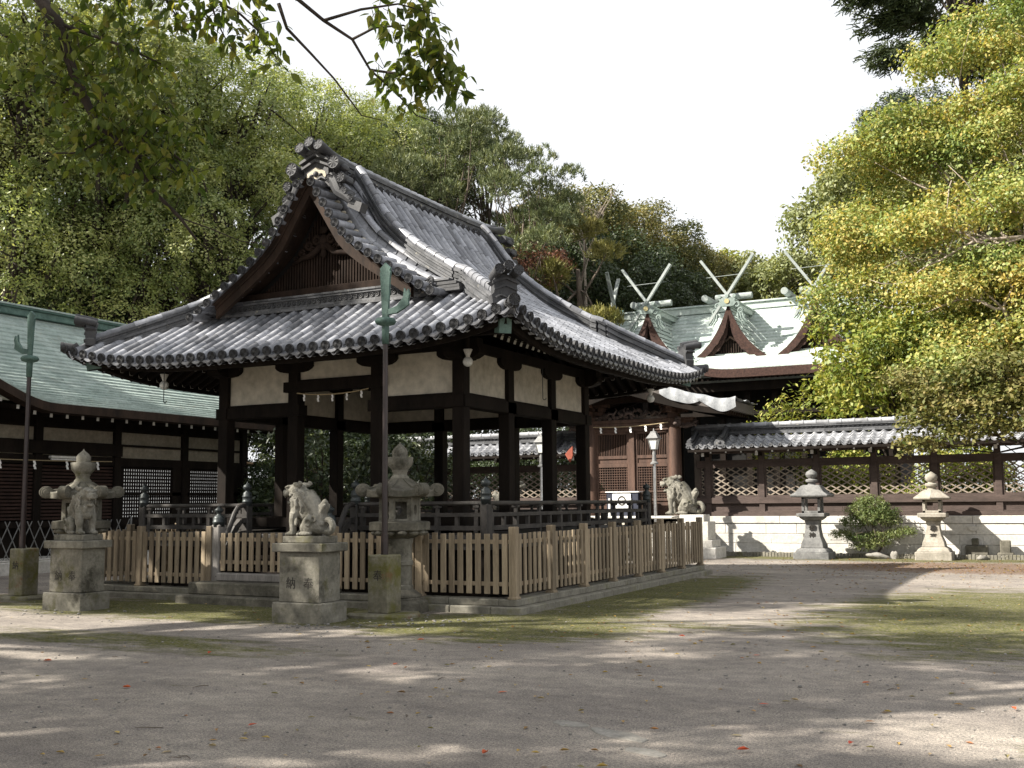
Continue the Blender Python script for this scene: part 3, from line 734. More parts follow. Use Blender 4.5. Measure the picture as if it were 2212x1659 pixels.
while n_ < 2600:
    q = random.random()
    if q < .55: x, y = random.gauss(5.6, 2.8), random.gauss(13.2, 1.9)
    elif q < .8: x, y = random.uniform(-12, 9), random.uniform(-11, 15)
    else: x, y = random.uniform(1, 9), random.uniform(-10, 10)
    if inside_pav(x, y) or y > 17.1: continue
    leaf_on_ground(lf, x, y, random.uniform(.018, .04), random.random()); n_ += 1
tag(lf.build('fallen_leaves', M_LITTER), kind='stuff')
pb = MB()
for i in range(3000):
    x, y = random.uniform(-12, 9), random.uniform(-12.5, 13)
    if inside_pav(x, y): continue
    r = random.choice((.006,.008,.01,.014)) * (1.6 if random.random() < .06 else 1)
    pb.ell((x, y, r*.3), (r*random.uniform(.8,1.4), r, r*.6), (0,0,random.random()*3), 5, 4, random.random())
for (cx, cy, sd, k) in ((-1.7,-2.5,.35,50),(-.6,-1.6,.4,45),(-6.4,-2.5,.4,22)):
    for i in range(k):
        r = random.uniform(.008, .024); pb.ell((random.gauss(cx, sd), random.gauss(cy, sd), r*.3), (r*1.3, r, r*.6), (0,0,random.random()*3), 6, 4, random.random())
tag(pb.build('loose_gravel', M_PEBBLE), kind='stuff')
E_ = [(1.18,-4.93),(3.86,-7.97),(-.24,-7.07),(5.05,-5.6),(5.32,-7.2),(4.3,-2.9),(-2.3,-6.2),(2.4,-9.4),(6.8,-5.0),(5.9,-6.7),(-4.1,-6.9),(3.1,-1.7),(6.4,-8.3),(7.3,-7.2),(1.9,-7.9),(-1.1,-5.1),(4.9,-9.2),(6.9,-3.2),(.4,-3.2),(5.6,-4.2),(2.9,-5.9),(-5.8,-5.0)]
for x, y in E_:
    mb = MB(); leaf_on_ground(mb, 0, 0, random.uniform(.038, .052), random.random())
    tag(mb.build('fallen_leaf', M_REDLEAF, loc=(x, y, .002)), 'single red fallen leaf lying on the gravel of the yard', 'leaf', 'red leaves scattered on the gravel')

for i, (x, y, a, b, lab) in enumerate(((4.42,-7.05,.30,.10,'long flat grey stone just breaking the gravel surface, largest of three'),(4.75,-7.45,.20,.08,'flat grey stone flush with the gravel, nearest the camera of three'),(3.95,-6.85,.16,.09,'small flat grey stone in the gravel at the left of three'))):
    mb = MB(); r_ = random.Random(i+3); mb.prism([(a*r_.uniform(.75,1.1)*math.cos(q*math.pi/6), b*r_.uniform(.7,1.15)*math.sin(q*math.pi/6)) for q in range(12)], lambda u, v, w: (u,v,w), -.05, .006); o = mb.build('exposed_rock', M_ROCK, loc=(x,y,0), bevel=.004); o.rotation_euler = (0,0,-.45+.1*i); tag(o, lab, 'rock')
tw = MB(); r_ = random.Random(9)
for i in range(70):
    x, y = r_.uniform(-10,9), r_.uniform(-11,12)
    if inside_pav(x, y): continue
    a = r_.uniform(0,6.28); L = r_.uniform(.05,.22); p = Vector((x,y,.006)); q = p+Vector((L*math.cos(a),L*math.sin(a),r_.uniform(0,.01))); m_ = p.lerp(q,.5)+Vector((r_.uniform(-.02,.02),r_.uniform(-.02,.02),.006)); tw.tube([p,m_,q],[.003,.004,.002],4)
tag(tw.build('fallen_twigs', M_TRUNK), kind='stuff')
# ================================================================== plinth, fence
pl = thing('stone_plinth', 'low two course stone plinth under the picket fence around the pavilion', 'plinth', (0,0,0))
for nm, e, z0, z1, w in (('lower_course', .22, -.05, .10, .5), ('upper_course', .08, .10, .20, .30)):
    mb = MB()
    for (a, b) in (((-9.08-e,-e),(e,-e)), ((e,-e),(e,9.0+e)), ((e,9.0+e),(-9.08-e,9.0+e)), ((-9.08-e,9.0+e),(-9.08-e,-e))):
        a, b = Vector((*a,0)), Vector((*b,0)); L = (b-a).length; n = round(L/1.15); d = (b-a)/n; inn = Vector((-d.y, d.x, 0)).normalized()*w
        for i in range(n):
            p, q = a+d*i+d*.004, a+d*(i+1)-d*.004
            if i == n-1: q = q - d.normalized()*w
            mb.prism([(p.x,p.y),(q.x,q.y),(q.x+inn.x,q.y+inn.y),(p.x+inn.x,p.y+inn.y)], lambda u, v, t: (u,v,t), z0, z1+random.uniform(-.004,.004), random.random())
    mb.build(nm, M_CURB, pl, bevel=.012)
mb = MB(); mb.bx(-6.02,-3.05,-.62,.02,-.05,.13); mb.bx(-5.95,-3.1,-.40,.05,.13,.33); mb.build('step_stones', M_STONED, pl, bevel=.02)
mb = MB(); mb.bx(-5.62,-3.45,-.10,.12,.335,.47); mb.build('threshold_beam', M_GREYW, pl, bevel=.02)
def fence(name, label, p, q, nbay, pk_sp, pk_w, skip_first=False):
    p, q = Vector(p), Vector(q); t = thing(name, label, 'fence', p, math.atan2(q.y-p.y, q.x-p.x), 'picket fence around the pavilion'); L = (q-p).length; bay = L/nbay
    for i in range(nbay+1):
        if skip_first and i == 0: continue
        x = bay*i; mb = MB(); mb.bx(x-.058, x+.058, -.058, .058, .20, 1.25, random.random()); mb.bx(x-.075, x+.075, -.075, .075, .20, .235, .4); mb.build('post', M_FENCE, t, bevel=.006)
    for i in range(nbay):
        pm = MB(); x0, x1 = bay*i+.058, bay*(i+1)-.058; n = max(2, round((x1-x0)/pk_sp)); g_ = (x1-x0)/n
        for j in range(n):
            x = x0+g_*(j+.5); w = pk_w/2; hgt = 1.155+random.uniform(-.008,.008); tl = random.uniform(-.004,.004)
            pm.bx(x-w+tl, x+w+tl, -.04, -.015, .27, hgt, random.random())
        pm.bx(x0-.0, x1+.0, -.014, .022, 1.00, 1.06, .7); pm.bx(x0, x1, -.014, .022, .385, .445, .7)
        pm.build('picket_panel', M_FENCE, t, bevel=.004)
    return t
fence('picket_fence', 'front run of weathered picket fence to the left of the pavilion steps', (-9.08,0,0), (-5.83,0,0), 2, .150, .092)
fence('picket_fence', 'front run of weathered picket fence from the steps to the near corner, behind the lantern', (-3.24,0,0), (0,0,0), 2, .150, .092)
fence('picket_fence', 'long right side run of picket fence facing the open yard', (0,0,0), (0,9.0,0), 7, .160, .080, True)
fence('picket_fence', 'rear run of picket fence behind the pavilion', (0,9.0,0), (-9.08,9.0,0), 7, .155, .085, True)
fence('picket_fence', 'left side run of picket fence facing the green roofed hall', (-9.08,9.0,0), (-9.08,0,0), 7, .155, .085, True)
gt = thing('picket_gate', 'small picket gate closing the pavilion steps between two grey newel posts', 'gate', (-5.62,0.02,0)); mb = MB()
for j in range(14): x = .09+j*.152; mb.bx(x-.046, x+.046, -.05, -.026, .50, 1.14+random.uniform(-.005,.005), random.random())
mb.build('pickets', M_FENCE, gt, bevel=.004); mb = MB(); mb.bx(0,2.16,-.025,.012,1.0,1.06); mb.bx(0,2.16,-.025,.012,.62,.68); mb.build('rails', M_FENCE, gt)

# ================================================================== inscriptions
def inscribe(txt, size, parent, loc, vertical=True, lead=1.1, mat=None, ext=.004, rz=0, gap=0, squash=1):
    """carved characters standing on a face that looks towards -Y (turned by rz)"""
    vs, fs, o_ = [], [], 0
    for i, ch in enumerate(txt):
        c = bpy.data.curves.new('glyph', 'FONT'); c.body = ch; c.size = size; c.extrude = ext; c.align_x = 'CENTER'; c.align_y = 'CENTER'
        to = bpy.data.objects.new('glyph', c); COL.objects.link(to)
        me = bpy.data.meshes.new_from_object(to.evaluated_get(bpy.context.evaluated_depsgraph_get()))
        dx, dz = (0, -i*size*lead) if vertical else (i*size*(lead+gap), 0)
        sh = [(v.co.x*squash+dx, -v.co.z, v.co.y+dz) for v in me.vertices]
        vs += sh; fs += [tuple(o_+k for k in p.vertices) for p in me.polygons]; o_ += len(sh)
        bpy.data.objects.remove(to); bpy.data.curves.remove(c); bpy.data.meshes.remove(me)
    mb = MB(); mb.add(vs, fs); o = mb.build('inscription', mat or M_INK, parent, loc=loc); o.rotation_euler = (0,0,rz); return o

# ================================================================== guardian lions on pedestals
def make_lion(label, loc):
    t = thing('guardian_lion', label, 'lion statue', loc)
    mb = MB(); E = mb.ell
    # trunk: deep chest, arched back falling to the haunches
    E((-.14,0,.40), (.155,.135,.17), (0,-.25,0)); E((-.02,0,.36), (.15,.125,.175), (0,.75,0)); E((.10,0,.25), (.15,.135,.15), (0,.5,0))
    E((-.235,0,.38), (.07,.10,.10)); E((-.24,0,.30), (.055,.085,.07)); E((.16,0,.15), (.12,.13,.13))
    # neck, mane and the smooth slope of the back
    E((-.13,0,.54), (.15,.135,.14)); mb.tube([(-.06,0,.56),(.02,0,.47),(.09,0,.36),(.15,0,.25),(.19,0,.15)], [.135,.138,.13,.125,.10], 14)
    E((-.235,0,.42), (.075,.105,.10)); E((-.255,0,.315), (.05,.08,.075))
    # head, brow, muzzle, jaws
    E((-.20,0,.625), (.135,.125,.115)); E((-.29,0,.635), (.10,.092,.062), (0,-.15,0)); E((-.385,0,.605), (.065,.075,.042)); E((-.425,0,.625), (.026,.044,.026))
    E((-.40,0,.572), (.045,.066,.024)); E((-.29,0,.688), (.105,.095,.030), (0,-.22,0)); E((-.275,0,.475), (.095,.066,.027), (0,-.32,0)); E((-.345,0,.462), (.032,.05,.030)); E((-.235,0,.525), (.05,.07,.055)); E((-.31,0,.515), (.05,.032,.014), (0,-.2,0))
    for s in (1,-1):
        E((-.335,s*.066,.655), (.028,.024,.024)); E((-.325,s*.07,.688), (.055,.034,.020), (0,-.3,0)); E((-.36,s*.058,.588), (.045,.03,.032))
        E((-.14,s*.092,.712), (.085,.026,.034), (0,.15,0)); E((-.075,s*.11,.735), (.045,.016,.026), (0,.6,0))
        E((-.385,s*.05,.548), (.011,.011,.022))
        for (x,z,r) in ((-.165,.615,.05),(-.085,.575,.052),(-.15,.53,.055),(-.05,.515,.045),(-.21,.50,.04),(-.015,.585,.04),(-.235,.575,.03)):
            mb.ring((x,s*.128,z), r*.64, r*.30, Matrix.Rotation(R(90),3,'X'), 12, 6); E((x,s*.126,z), (r*.30,r*.45,r*.30), n=8, m=6)
        for (a,b,c_) in (((-.15,.125,.49),(-.12,.135,.42),(-.15,.12,.33)),((-.07,.125,.48),(-.02,.13,.41),(-.06,.125,.32)),((-.20,.115,.46),(-.19,.12,.40),(-.215,.11,.34))):
            mb.tube([(a[0],s*a[1],a[2]),(b[0],s*b[1],b[2]),(c_[0],s*c_[1],c_[2])], [.026,.03,.008], 7)
        for q in range(4): mb.tube([(-.05+.03*q,s*(.125-.012*q),.60-.05*q),(.0+.035*q,s*(.135-.012*q),.52-.06*q),(.03+.03*q,s*(.13-.012*q),.42-.06*q)], [.02,.026,.006], 6)
        # front leg with shoulder, wrist and paw
        E((-.17,s*.10,.33), (.075,.06,.10)); mb.tube([(-.18,s*.10,.32),(-.20,s*.105,.20),(-.195,s*.105,.10),(-.20,s*.105,.03)], [.07,.058,.048,.055], 10)
        E((-.225,s*.105,.035), (.075,.058,.038)); E((-.13,s*.125,.20), (.03,.02,.06))
        for k in (-.036,-.012,.012,.036): E((-.29,s*.105+k,.026), (.022,.014,.024), n=8, m=6)
        # haunch, hock and hind paw
        E((.08,s*.115,.16), (.115,.07,.135), (0,.3,0)); E((.0,s*.125,.115), (.055,.05,.075)); E((.03,s*.13,.035), (.115,.05,.035))
        for k in (-.03,0,.03): E((-.075,s*.13+k,.026), (.024,.015,.024), n=8, m=6)
        mb.ring((.115,s*.176,.19), .045, .020, Matrix.Rotation(R(90),3,'X'), 12, 6); mb.ring((.195,s*.155,.235), .036, .017, Matrix.Rotation(R(90),3,'X'), 12, 6)
    # tail: upright flame and big curls
    mb.tube([(.20,0,.20),(.205,0,.30),(.24,0,.40),(.275,0,.48),(.27,0,.51)], [.07,.06,.068,.042,.012], 10)
    for s in (.045,-.045): mb.tube([(.23,s,.22),(.235,s,.32),(.285,s,.41),(.315,s,.44)], [.045,.035,.035,.008], 8)
    mb.ring((.315,0,.135), .088, .046, Matrix.Rotation(R(90),3,'X'), 20, 8)
    E((.24,.05,.17), (.05,.05,.05)); E((.24,-.05,.17), (.05,.05,.05)); E((.20,0,.10), (.09,.11,.08)); E((.33,0,.06), (.06,.08,.05))
    o = mb.build('lion_body', M_LION, t, smooth='all')
    r = o.modifiers.new('fuse', 'REMESH'); r.mode = 'VOXEL'; r.voxel_size = .0072; r.use_smooth_shade = True
    s_ = o.modifiers.new('soften', 'SMOOTH'); s_.factor = .4; s_.iterations = 1
    return t
def pedestal(name, label, loc, dims, txt, mat, tz=.52, tsz=.17, base_mat=None):
    """dims: base (hx,hy,z), shaft (hx,hy), shaft_top, cap (hx,hy), cap_top, seat (hx,hy), seat_top"""
    t = thing(name, label, 'pedestal', loc)
    (bx_,by_,bz), (sx,sy), sz, (cx,cy), cz, (qx,qy), qz = dims
    mb = MB(); mb.bx(-bx_,bx_,-by_,by_,-.05,bz); mb.build('base_block', base_mat or mat, t, bevel=.015)
    mb = MB(); mb.bx(-sx,sx,-sy,sy,bz,sz); sh = mb.build('shaft', mat, t, bevel=.012)
    mb = MB(); mb.bx(-cx,cx,-cy,cy,sz,cz); mb.build('cap_slab', mat, t, bevel=.012)
    mb = MB(); mb.bx(-qx,qx,-qy,qy,cz,qz); mb.build('seat_block', mat, t, bevel=.01)
    if txt:
        mb = MB()
        inscribe(txt, tsz, t, (-sx*.40, -sy-.001, tz), vertical=False, lead=1.75, ext=.003)
    return t
DF = ((.43,.29,.27),(.35,.235),.955,(.435,.30),1.075,(.33,.20),1.168)
PR, PLc = (-2.165,-2.0,0), (-6.74,-2.0,0)
pedestal('lion_pedestal', 'tall inscribed granite pedestal under the open mouthed lion, centre left, streaked with sun', PR, DF, '納奉', M_STONE)
pedestal('lion_pedestal', 'tall inscribed mossy pedestal in shade under the lion that faces the camera, far left', PLc, DF, '納奉', M_STONE)
LI = make_lion('weathered stone guardian lion in profile facing left on the sunlit front pedestal', (PR[0]-.02, PR[1], 1.168)); LI['group'] = 'stone guardian lions'
dup(LI, (PLc[0]+.02, PLc[1], 1.168), scale=(-1,1,1), rz=R(-14), label='shaded stone guardian lion facing the camera from the front left pedestal')
DB = ((.75,.52,.30),(.62,.42),.50,(.50,.36),1.02,(.36,.30),1.22)
BR = (-2.30, 15.95, 0)
pedestal('lion_pedestal', 'stepped pale stone pedestal past the fence end, under the lion by the lattice wall', BR, DB, '', M_STONEL)
dup(LI, (BR[0]-.35, BR[1], 1.22), scale=(1.5,1.5,1.5), label='sunlit white stone guardian lion beside the lattice wall and the shrine gate')
pedestal('lion_pedestal', 'stepped pale stone pedestal half hidden behind the pavilion railing', (-8.6,15.95,0), DB, '', M_STONEL)
dup(LI, (-8.4,15.95,1.22), scale=(-1.5,1.5,1.5), label='sunlit stone guardian lion glimpsed through the pavilion behind its railing')

# ================================================================== flag poles on inscribed posts
def pole(loc, label, group, flip):
    t = thing('banner_pole', label, 'pole', loc, group=group)
    mb = MB(); mb.tube([(0,0,0),(0,0,3.05)], [.045,.038], 14); mb.tube([(0,0,0),(0,0,.28)], .055, 14); mb.build('shaft', M_POLE, t, smooth=True)
    mb = MB(); mb.lathe([(.05,3.05),(.055,3.3),(.05,3.32),(.135,3.345),(.16,3.385),(.135,3.43),(.05,3.45)], n=18); mb.build('collar', M_VERDI, t, smooth='all')
    mb = MB(); F = lambda u, v, w: (u, w, v)
    mb.prism([(-.055,3.44),(.055,3.44),(.085,4.02),(.10,4.12),(.085,4.14),(.10,4.18),(.03,4.24),(0,4.27),(-.03,4.24),(-.10,4.18),(-.085,4.14),(-.10,4.12),(-.085,4.02)], F, -.02, .02)
    mb.build('blade', M_VERDI, t, bevel=.008)
    mb = MB(); s = flip
    mb.prism([(s*.04,3.56),(s*.20,3.60),(s*.31,3.72),(s*.33,3.86),(s*.37,3.79),(s*.40,3.84),(s*.43,3.76),(s*.405,3.68),(s*.41,3.60),(s*.33,3.55),(s*.20,3.49),(s*.04,3.48)][::s], F, -.02, .02)
    mb.build('hook', M_VERDI, t, bevel=.006); return t
def plinth(name, loc, label, txt):
    t = thing(name, label, 'pole base', loc, group='stone posts carrying the banner poles')
    mb = MB(); mb.prism([(-.46,-.30),(-.1,-.36),(.44,-.30),(.50,.1),(.40,.34),(-.40,.32),(-.52,0)], lambda u, v, w: (u,v,w), -.04, .065); mb.build('ground_slab', M_STONEM, t, bevel=.03)
    mb = MB(); mb.bx(-.175,.175,-.175,.175,.06,.88); mb.build('post', M_STONEM, t, bevel=.018)
    inscribe(txt, .16, t, (-.0,-.176,.58), ext=.003)
    return t
plinth('pole_plinth', (-1.50,-1.14,0), 'square mossy stone post inscribed with one character in front of the right lantern', '奉')
plinth('pole_plinth', (-9.20,-1.02,0), 'square mossy stone post at the left edge of the photo before the scissor gate', '納')
pole((-1.50,-1.14,.88), 'tall dark red pole with a verdigris blade and hook rising before the pavilion roof', 'banner poles', 1)
pole((-9.27,-1.02,.88), 'tall dark pole with blade and hook before the green roofed hall', 'banner poles', -1)

# ================================================================== stone lanterns
def hex_lantern(label, loc, group, rz=0, s=1):
    t = thing('stone_lantern', label, 'lantern', loc, rz, group); n = 6; r6 = R(30)
    mb = MB(); mb.lathe([(.46,-.05),(.46,.17),(.40,.19),(.40,.24)], n=6, rot=r6); mb.lathe([(.36,.24),(.34,.28),(.27,.33),(.23,.36)], n=20); mb.build('base', M_STONED, t, bevel=.015)
    mb = MB(); mb.lathe([(.215,.36),(.215,.42),(.20,.43),(.195,.72),(.20,.73),(.215,.74),(.215,.80),(.20,.81),(.195,1.06),(.21,1.08),(.215,1.15),(.2,1.16)], n=24); mb.build('shaft', M_STONE, t, smooth=True)
    mb = MB(); mb.lathe([(.22,1.15),(.30,1.19),(.43,1.27)], n=6, rot=r6); mb.lathe([(.46,1.27),(.485,1.285),(.485,1.40),(.46,1.415),(.30,1.43)], n=6, rot=r6)
    for i in range(12):
        a = i*math.pi/6; c = Vector((.37*math.cos(a),.37*math.sin(a),1.24)); mb.ell(c, (.085,.085,.045), (0,0,a), 8, 6)
    mb.build('platform', M_STONED, t, smooth=True)
    mb = MB()
    for i in range(6):
        a = r6+i*math.pi/3; b = r6+(i+1)*math.pi/3; p, q = Vector((.30*math.cos(a),.30*math.sin(a),0)), Vector((.30*math.cos(b),.30*math.sin(b),0))
        mb.beam(p*.93+Vector((0,0,1.415)), p*.93+Vector((0,0,1.78)), .075, .075)
        m_ = (p+q)/2*.93; d = (q-p).normalized(); nn = m_.normalized(); F = lambda u, v, w: m_+d*u+nn*w+Vector((0,0,v))
        if i % 3 == 0 or i == 4:
            mb.prism([(-.15,1.415),(.15,1.415),(.15,1.46),(-.15,1.46)], F, -.03,.03); mb.prism([(-.15,1.73),(.15,1.73),(.15,1.78),(-.15,1.78)], F, -.03,.03)
        else:
            k = 10; ring_ = [(.055*math.cos(2*math.pi*j/k), 1.6+.085*math.sin(2*math.pi*j/k)) for j in range(k)]
            out = [(.15,1.6),(.15,1.78),(.0,1.78),(-.15,1.78),(-.15,1.6),(-.15,1.415),(0,1.415),(.15,1.415)]
            idx = [0,1,1,2,3,4,5,6,6,7]
            for w0, w1 in ((-.03,.03),):
                for j in range(k):
                    j2 = (j+1) % k; poly = [ring_[j], out[idx[j] % 8], out[idx[j2] % 8], ring_[j2]] if idx[j] != idx[j2] else [ring_[j], out[idx[j]], ring_[j2]]
                    mb.prism(poly, F, w0, w1)
    mb.lathe([(.31,1.77),(.33,1.80)], n=6, rot=r6); mb.build('firebox', M_STONE, t)
    mb = MB(); NA, NT_ = 48, 9; vs = []
    def rim(a):
        q = (a-r6) % (math.pi/3); q = min(q, math.pi/3-q); cn = (1-q/(math.pi/6))**3      # 1 at a corner
        return .58*math.cos(math.pi/6)/math.cos(math.pi/6-q)*(1+.02*cn), cn
    for j in range(NT_+1):
        w = j/NT_
        for i in range(NA):
            a = 2*math.pi*i/NA; Rr, cn = rim(a); r = .15+(Rr-.15)*w; z = 2.10-.20*(1-(1-w)**1.7)+.085*cn*w**3; vs.append((r*math.cos(a), r*math.sin(a), z))
    for r_k, zz in ((1.0, 1.80), (.55, 1.785)):
        for i in range(NA):
            a = 2*math.pi*i/NA; Rr, cn = rim(a); vs.append((Rr*r_k*math.cos(a), Rr*r_k*math.sin(a), zz+.03*cn*r_k))
    m_ = NT_+3
    mb.add(vs, [(j*NA+i, j*NA+(i+1) % NA, (j+1)*NA+(i+1) % NA, (j+1)*NA+i) for j in range(m_-1) for i in range(NA)]+[tuple((m_-1)*NA+i for i in range(NA))])
    for i in range(6):
        a = r6+i*math.pi/3; d = Vector((math.cos(a), math.sin(a), 0)); l_ = Vector((-d.y, d.x, 0)); w = .075
        mb.sweep([d*r+Vector((0,0,z)) for r, z in ((.16,2.06),(.28,1.985),(.40,1.935),(.50,1.925))], [(-w*.7,-.04),(w*.7,-.04),(w*.7,.04),(-w*.7,.04)])
        c = d*.585+Vector((0,0,1.915)); mb.prism([(.118*math.cos(q*math.pi/9), .105*math.sin(q*math.pi/9)) for q in range(18)], lambda u, v, ww: c+d*u+l_*ww+Vector((0,0,v)), -w, w)
        for r_q in (.085, .05): mb.prism([(r_q*math.cos(q*math.pi/7), r_q*math.sin(q*math.pi/7)) for q in range(14)], lambda u, v, ww: c+d*u+l_*ww+Vector((0,0,v)), -w-.012-(.085-r_q)*.3, w+.012+(.085-r_q)*.3)
    mb.build('roof', M_STONED, t, smooth=True, bevel=.008)
    mb = MB(); mb.lathe([(.15,2.09),(.145,2.12),(.115,2.15),(.115,2.19),(.13,2.21),(.13,2.23),(.20,2.31),(.215,2.42),(.21,2.435),(.12,2.435),(.125,2.48),(.125,2.53),(.095,2.58),(.05,2.62),(.015,2.65),(.002,2.68)], n=20); mb.build('finial', M_STONE, t, smooth=True)
    if s != 1: t.scale = (s,s,s)
    return t
HL = hex_lantern('large six sided stone lantern with curled roof corners behind the pole, before the pavilion fence', (-1.66,-.50,0), 'large six sided stone lanterns', R(8), .945)
dup(HL, (-7.66,-1.15,0), R(20), (.965,)*3, label='large six sided stone lantern in shade behind the far left lion')
def splay_lantern(label, loc, zs, hw, txt, mat, sixroof, group):
    t = thing('stone_lantern', label, 'lantern', loc, 0, group); q = R(45); k = 1.414
    z1, z2, z3, z4, z5, z6, z7 = zs                               # base top, shaft top, platform top, firebox top, roof top, neck, finial
    mb = MB(); mb.lathe([((hw+.02)*k,-.04),((hw+.02)*k,z1*.62)], n=4, rot=q); mb.lathe([((hw-.02)*k,z1*.62),((hw-.06)*k,z1*.85),((hw-.14)*k,z1)], n=4, rot=q); mb.build('base', mat, t, bevel=.015)
    mb = MB(); mb.lathe([((hw-.15)*k,z1),((hw-.17)*k,z1+.12),((hw-.24)*k,z1+.3),((hw-.27)*k,z1+.5),((hw-.28)*k,z2-.08),((hw-.26)*k,z2)], n=4, rot=q); mb.build('shaft', mat, t, bevel=.012)
    mb = MB(); mb.lathe([((hw-.24)*k,z2),((hw-.16)*k,z2+.06),((hw-.14)*k,z2+.10)], n=4, rot=q); mb.lathe([((hw-.08)*k,z2+.10),((hw-.08)*k,z3-.01),((hw-.14)*k,z3)], n=4, rot=q); mb.build('platform', mat, t, bevel=.012)
    mb = MB(); w = hw-.21
    for sx in (1,-1):
        for sy in (1,-1): mb.bx(min(sx*w,sx*(w-.07)), max(sx*w,sx*(w-.07)), min(sy*w,sy*(w-.07)), max(sy*w,sy*(w-.07)), z3, z4)
    mb.bx(-w,w,-w,w,z3,z3+.06); mb.bx(-w,w,-w,w,z4-.05,z4-.001); mb.build('firebox', mat, t, bevel=.006)
    mb = MB(); nn = 6 if sixroof else 4; kk = 1.08 if sixroof else k; rr = R(30) if sixroof else q
    mb.lathe([((hw-.15)*kk,z4),((hw+.03)*kk,z4+.01),((hw+.05)*kk,z4+.06),((hw-.08)*kk,z4+.15),((hw-.20)*kk,z5-.03),((hw-.26)*kk,z5)], n=nn, rot=rr); mb.build('roof', M_GREYST if not sixroof else mat, t, bevel=.012)
    h = z7-z5; mb = MB(); mb.lathe([(.13,z5),(.10,z5+.06*h),(.10,z5+.12*h),(.16,z5+.2*h),(.17,z5+.3*h),(.15,z5+.36*h),(.09,z5+.37*h),(.09,z5+.42*h),(.14,z5+.52*h),(.165,z5+.66*h),(.14,z5+.82*h),(.06,z5+.93*h),(.003,z7)], n=18); mb.build('finial', mat, t, smooth=True)
    inscribe(txt, .17, t, (0,-(hw-.243),z2-.2), lead=1.25, ext=.022, squash=1.05)
    return t
splay_lantern('grey stone lantern with three inscribed characters on its splayed foot, left of the rounded shrub', (.98,16.30,0), (.30,1.05,1.25,1.68,2.02,2.1,2.46), .46, '御神燈', M_GREYST, False, 'stone lanterns before the lattice wall')
splay_lantern('pale sandy stone lantern with a splayed inscribed foot, right of the rounded shrub', (4.05,16.75,0), (.34,1.02,1.24,1.58,1.85,1.95,2.34), .44, '奉寄進', M_SAND, True, 'stone lanterns before the lattice wall')

# ================================================================== lamp posts
def lamp_post(loc, label):
    t = thing('lamp_post', label, 'street lamp', loc, group='steel lamp posts before the shrine gate')
    mb = MB(); mb.tube([(0,0,0),(0,0,2.72)], .048, 14); mb.build('pole', M_STEEL, t, smooth=True)
    mb = MB(); mb.lathe([(.12,2.70),(.12,2.74),(.07,2.78),(.055,2.95),(.06,3.02),(.045,3.06),(.05,3.10),(.10,3.14)], n=14); mb.build('neck', M_LAMPG, t, smooth=True)
    mb = MB(); mb.lathe([(.085*1.3,3.14),(.145*1.3,3.44)], n=4, rot=R(45)); mb.build('glass_lantern', M_GLASS, t)
    mb = MB()
    for a in range(4):
        q = R(45+90*a); mb.beam((.112*math.cos(q),.112*math.sin(q),3.13), (.192*math.cos(q),.192*math.sin(q),3.45), .02, .02)
    mb.lathe([(.23,3.44),(.26,3.46),(.17,3.56),(.12,3.62),(.11,3.66),(.03,3.68),(.02,3.74),(.003,3.76)], n=4, rot=R(45)); mb.build('hood', M_LAMPG, t); return t
LP = lamp_post((-3.50,16.0,0), 'steel lamp post with a four sided head before the right gate door')
dup(LP, (-7.15,15.9,0), label='steel lamp post with a four sided head seen between the pavilion posts')

# ================================================================== offering box, crest board
ob = thing('offering_box', 'navy boarded offering box with a white crest panel in front of the gate doors', 'offering box', (-4.60,16.4,.62)); ob.scale = (.70,.8,.78)
mb = MB(); mb.bx(-.72,.72,-.30,.30,.62,1.62); mb.build('box', M_NAVY, ob, bevel=.01)
mb = MB(); mb.bx(-.76,.76,-.34,.34,1.62,1.66); mb.build('top_rim', M_PAPER, ob)
mb = MB(); mb.bx(.34,.42,-.36,-.31,.5,1.40); mb.bx(-.62,-.54,-.36,-.31,.5,1.40); mb.build('upright_slat', M_WHITE, ob)
mb = MB(); mb.bx(-.43,.40,-.345,-.315,1.02,1.57); cp = mb.build('crest_panel', M_PAPER, ob)
mb = MB(); k = 24; P = lambda r, i: (-.0+r*math.cos(2*math.pi*i/k), 1.30+r*math.sin(2*math.pi*i/k))
for i in range(k): mb.prism([P(.13,i),P(.19,i),P(.19,i+1),P(.13,i+1)], lambda u, v, w: (u,w,v), -.352, -.343)
mb.build('crest', M_INK, cp)
mb = MB(); mb.bx(-.80,-.25,-.6,-.45,.10,.62); mb.bx(.1,.5,-.6,-.45,.1,.62); mb.build('foot_board', M_PLASTER, ob)
mb = MB(); mb.bx(.74,1.1,-.2,.3,.55,1.62); mb.build('side_chest', M_WOODB, ob)
# ================================================================== lattice wall on a stone base with a tiled roof
def wavy_roof(mb, x0, x1, fz, courses=5, pitch=.272, d0=0, d1=1):
    """pantile slope; fz(t)->(y,z) with t 0 at the top and 1 at the eave"""
    n = max(1, round((x1-x0)/pitch)); p = (x1-x0)/n; K = 8
    prof = [(0,.055),(.12,.075),(.24,.06),(.36,.015),(.5,-.012),(.66,-.02),(.82,-.005),(.93,.03),(1,.055)]
    for c in range(courses):
        for i in range(n):
            vs = []
            ta, tb = d0+(d1-d0)*c/courses, d0+(d1-d0)*(c+1)/courses
            for t, off in ((ta, 0), (tb, .028), (tb, -.0)):
                y, z = fz(t)
                for q, (u, h) in enumerate(prof): vs.append((x0+p*(i+u), y-(.012 if off == .028 else 0), z+h+off))
            m = len(prof)
            mb.add(vs, [(r*m+j, r*m+j+1, (r+1)*m+j+1, (r+1)*m+j) for r in range(2) for j in range(m-1)], float(np.clip(random.gauss(.55,.25),0,1)))
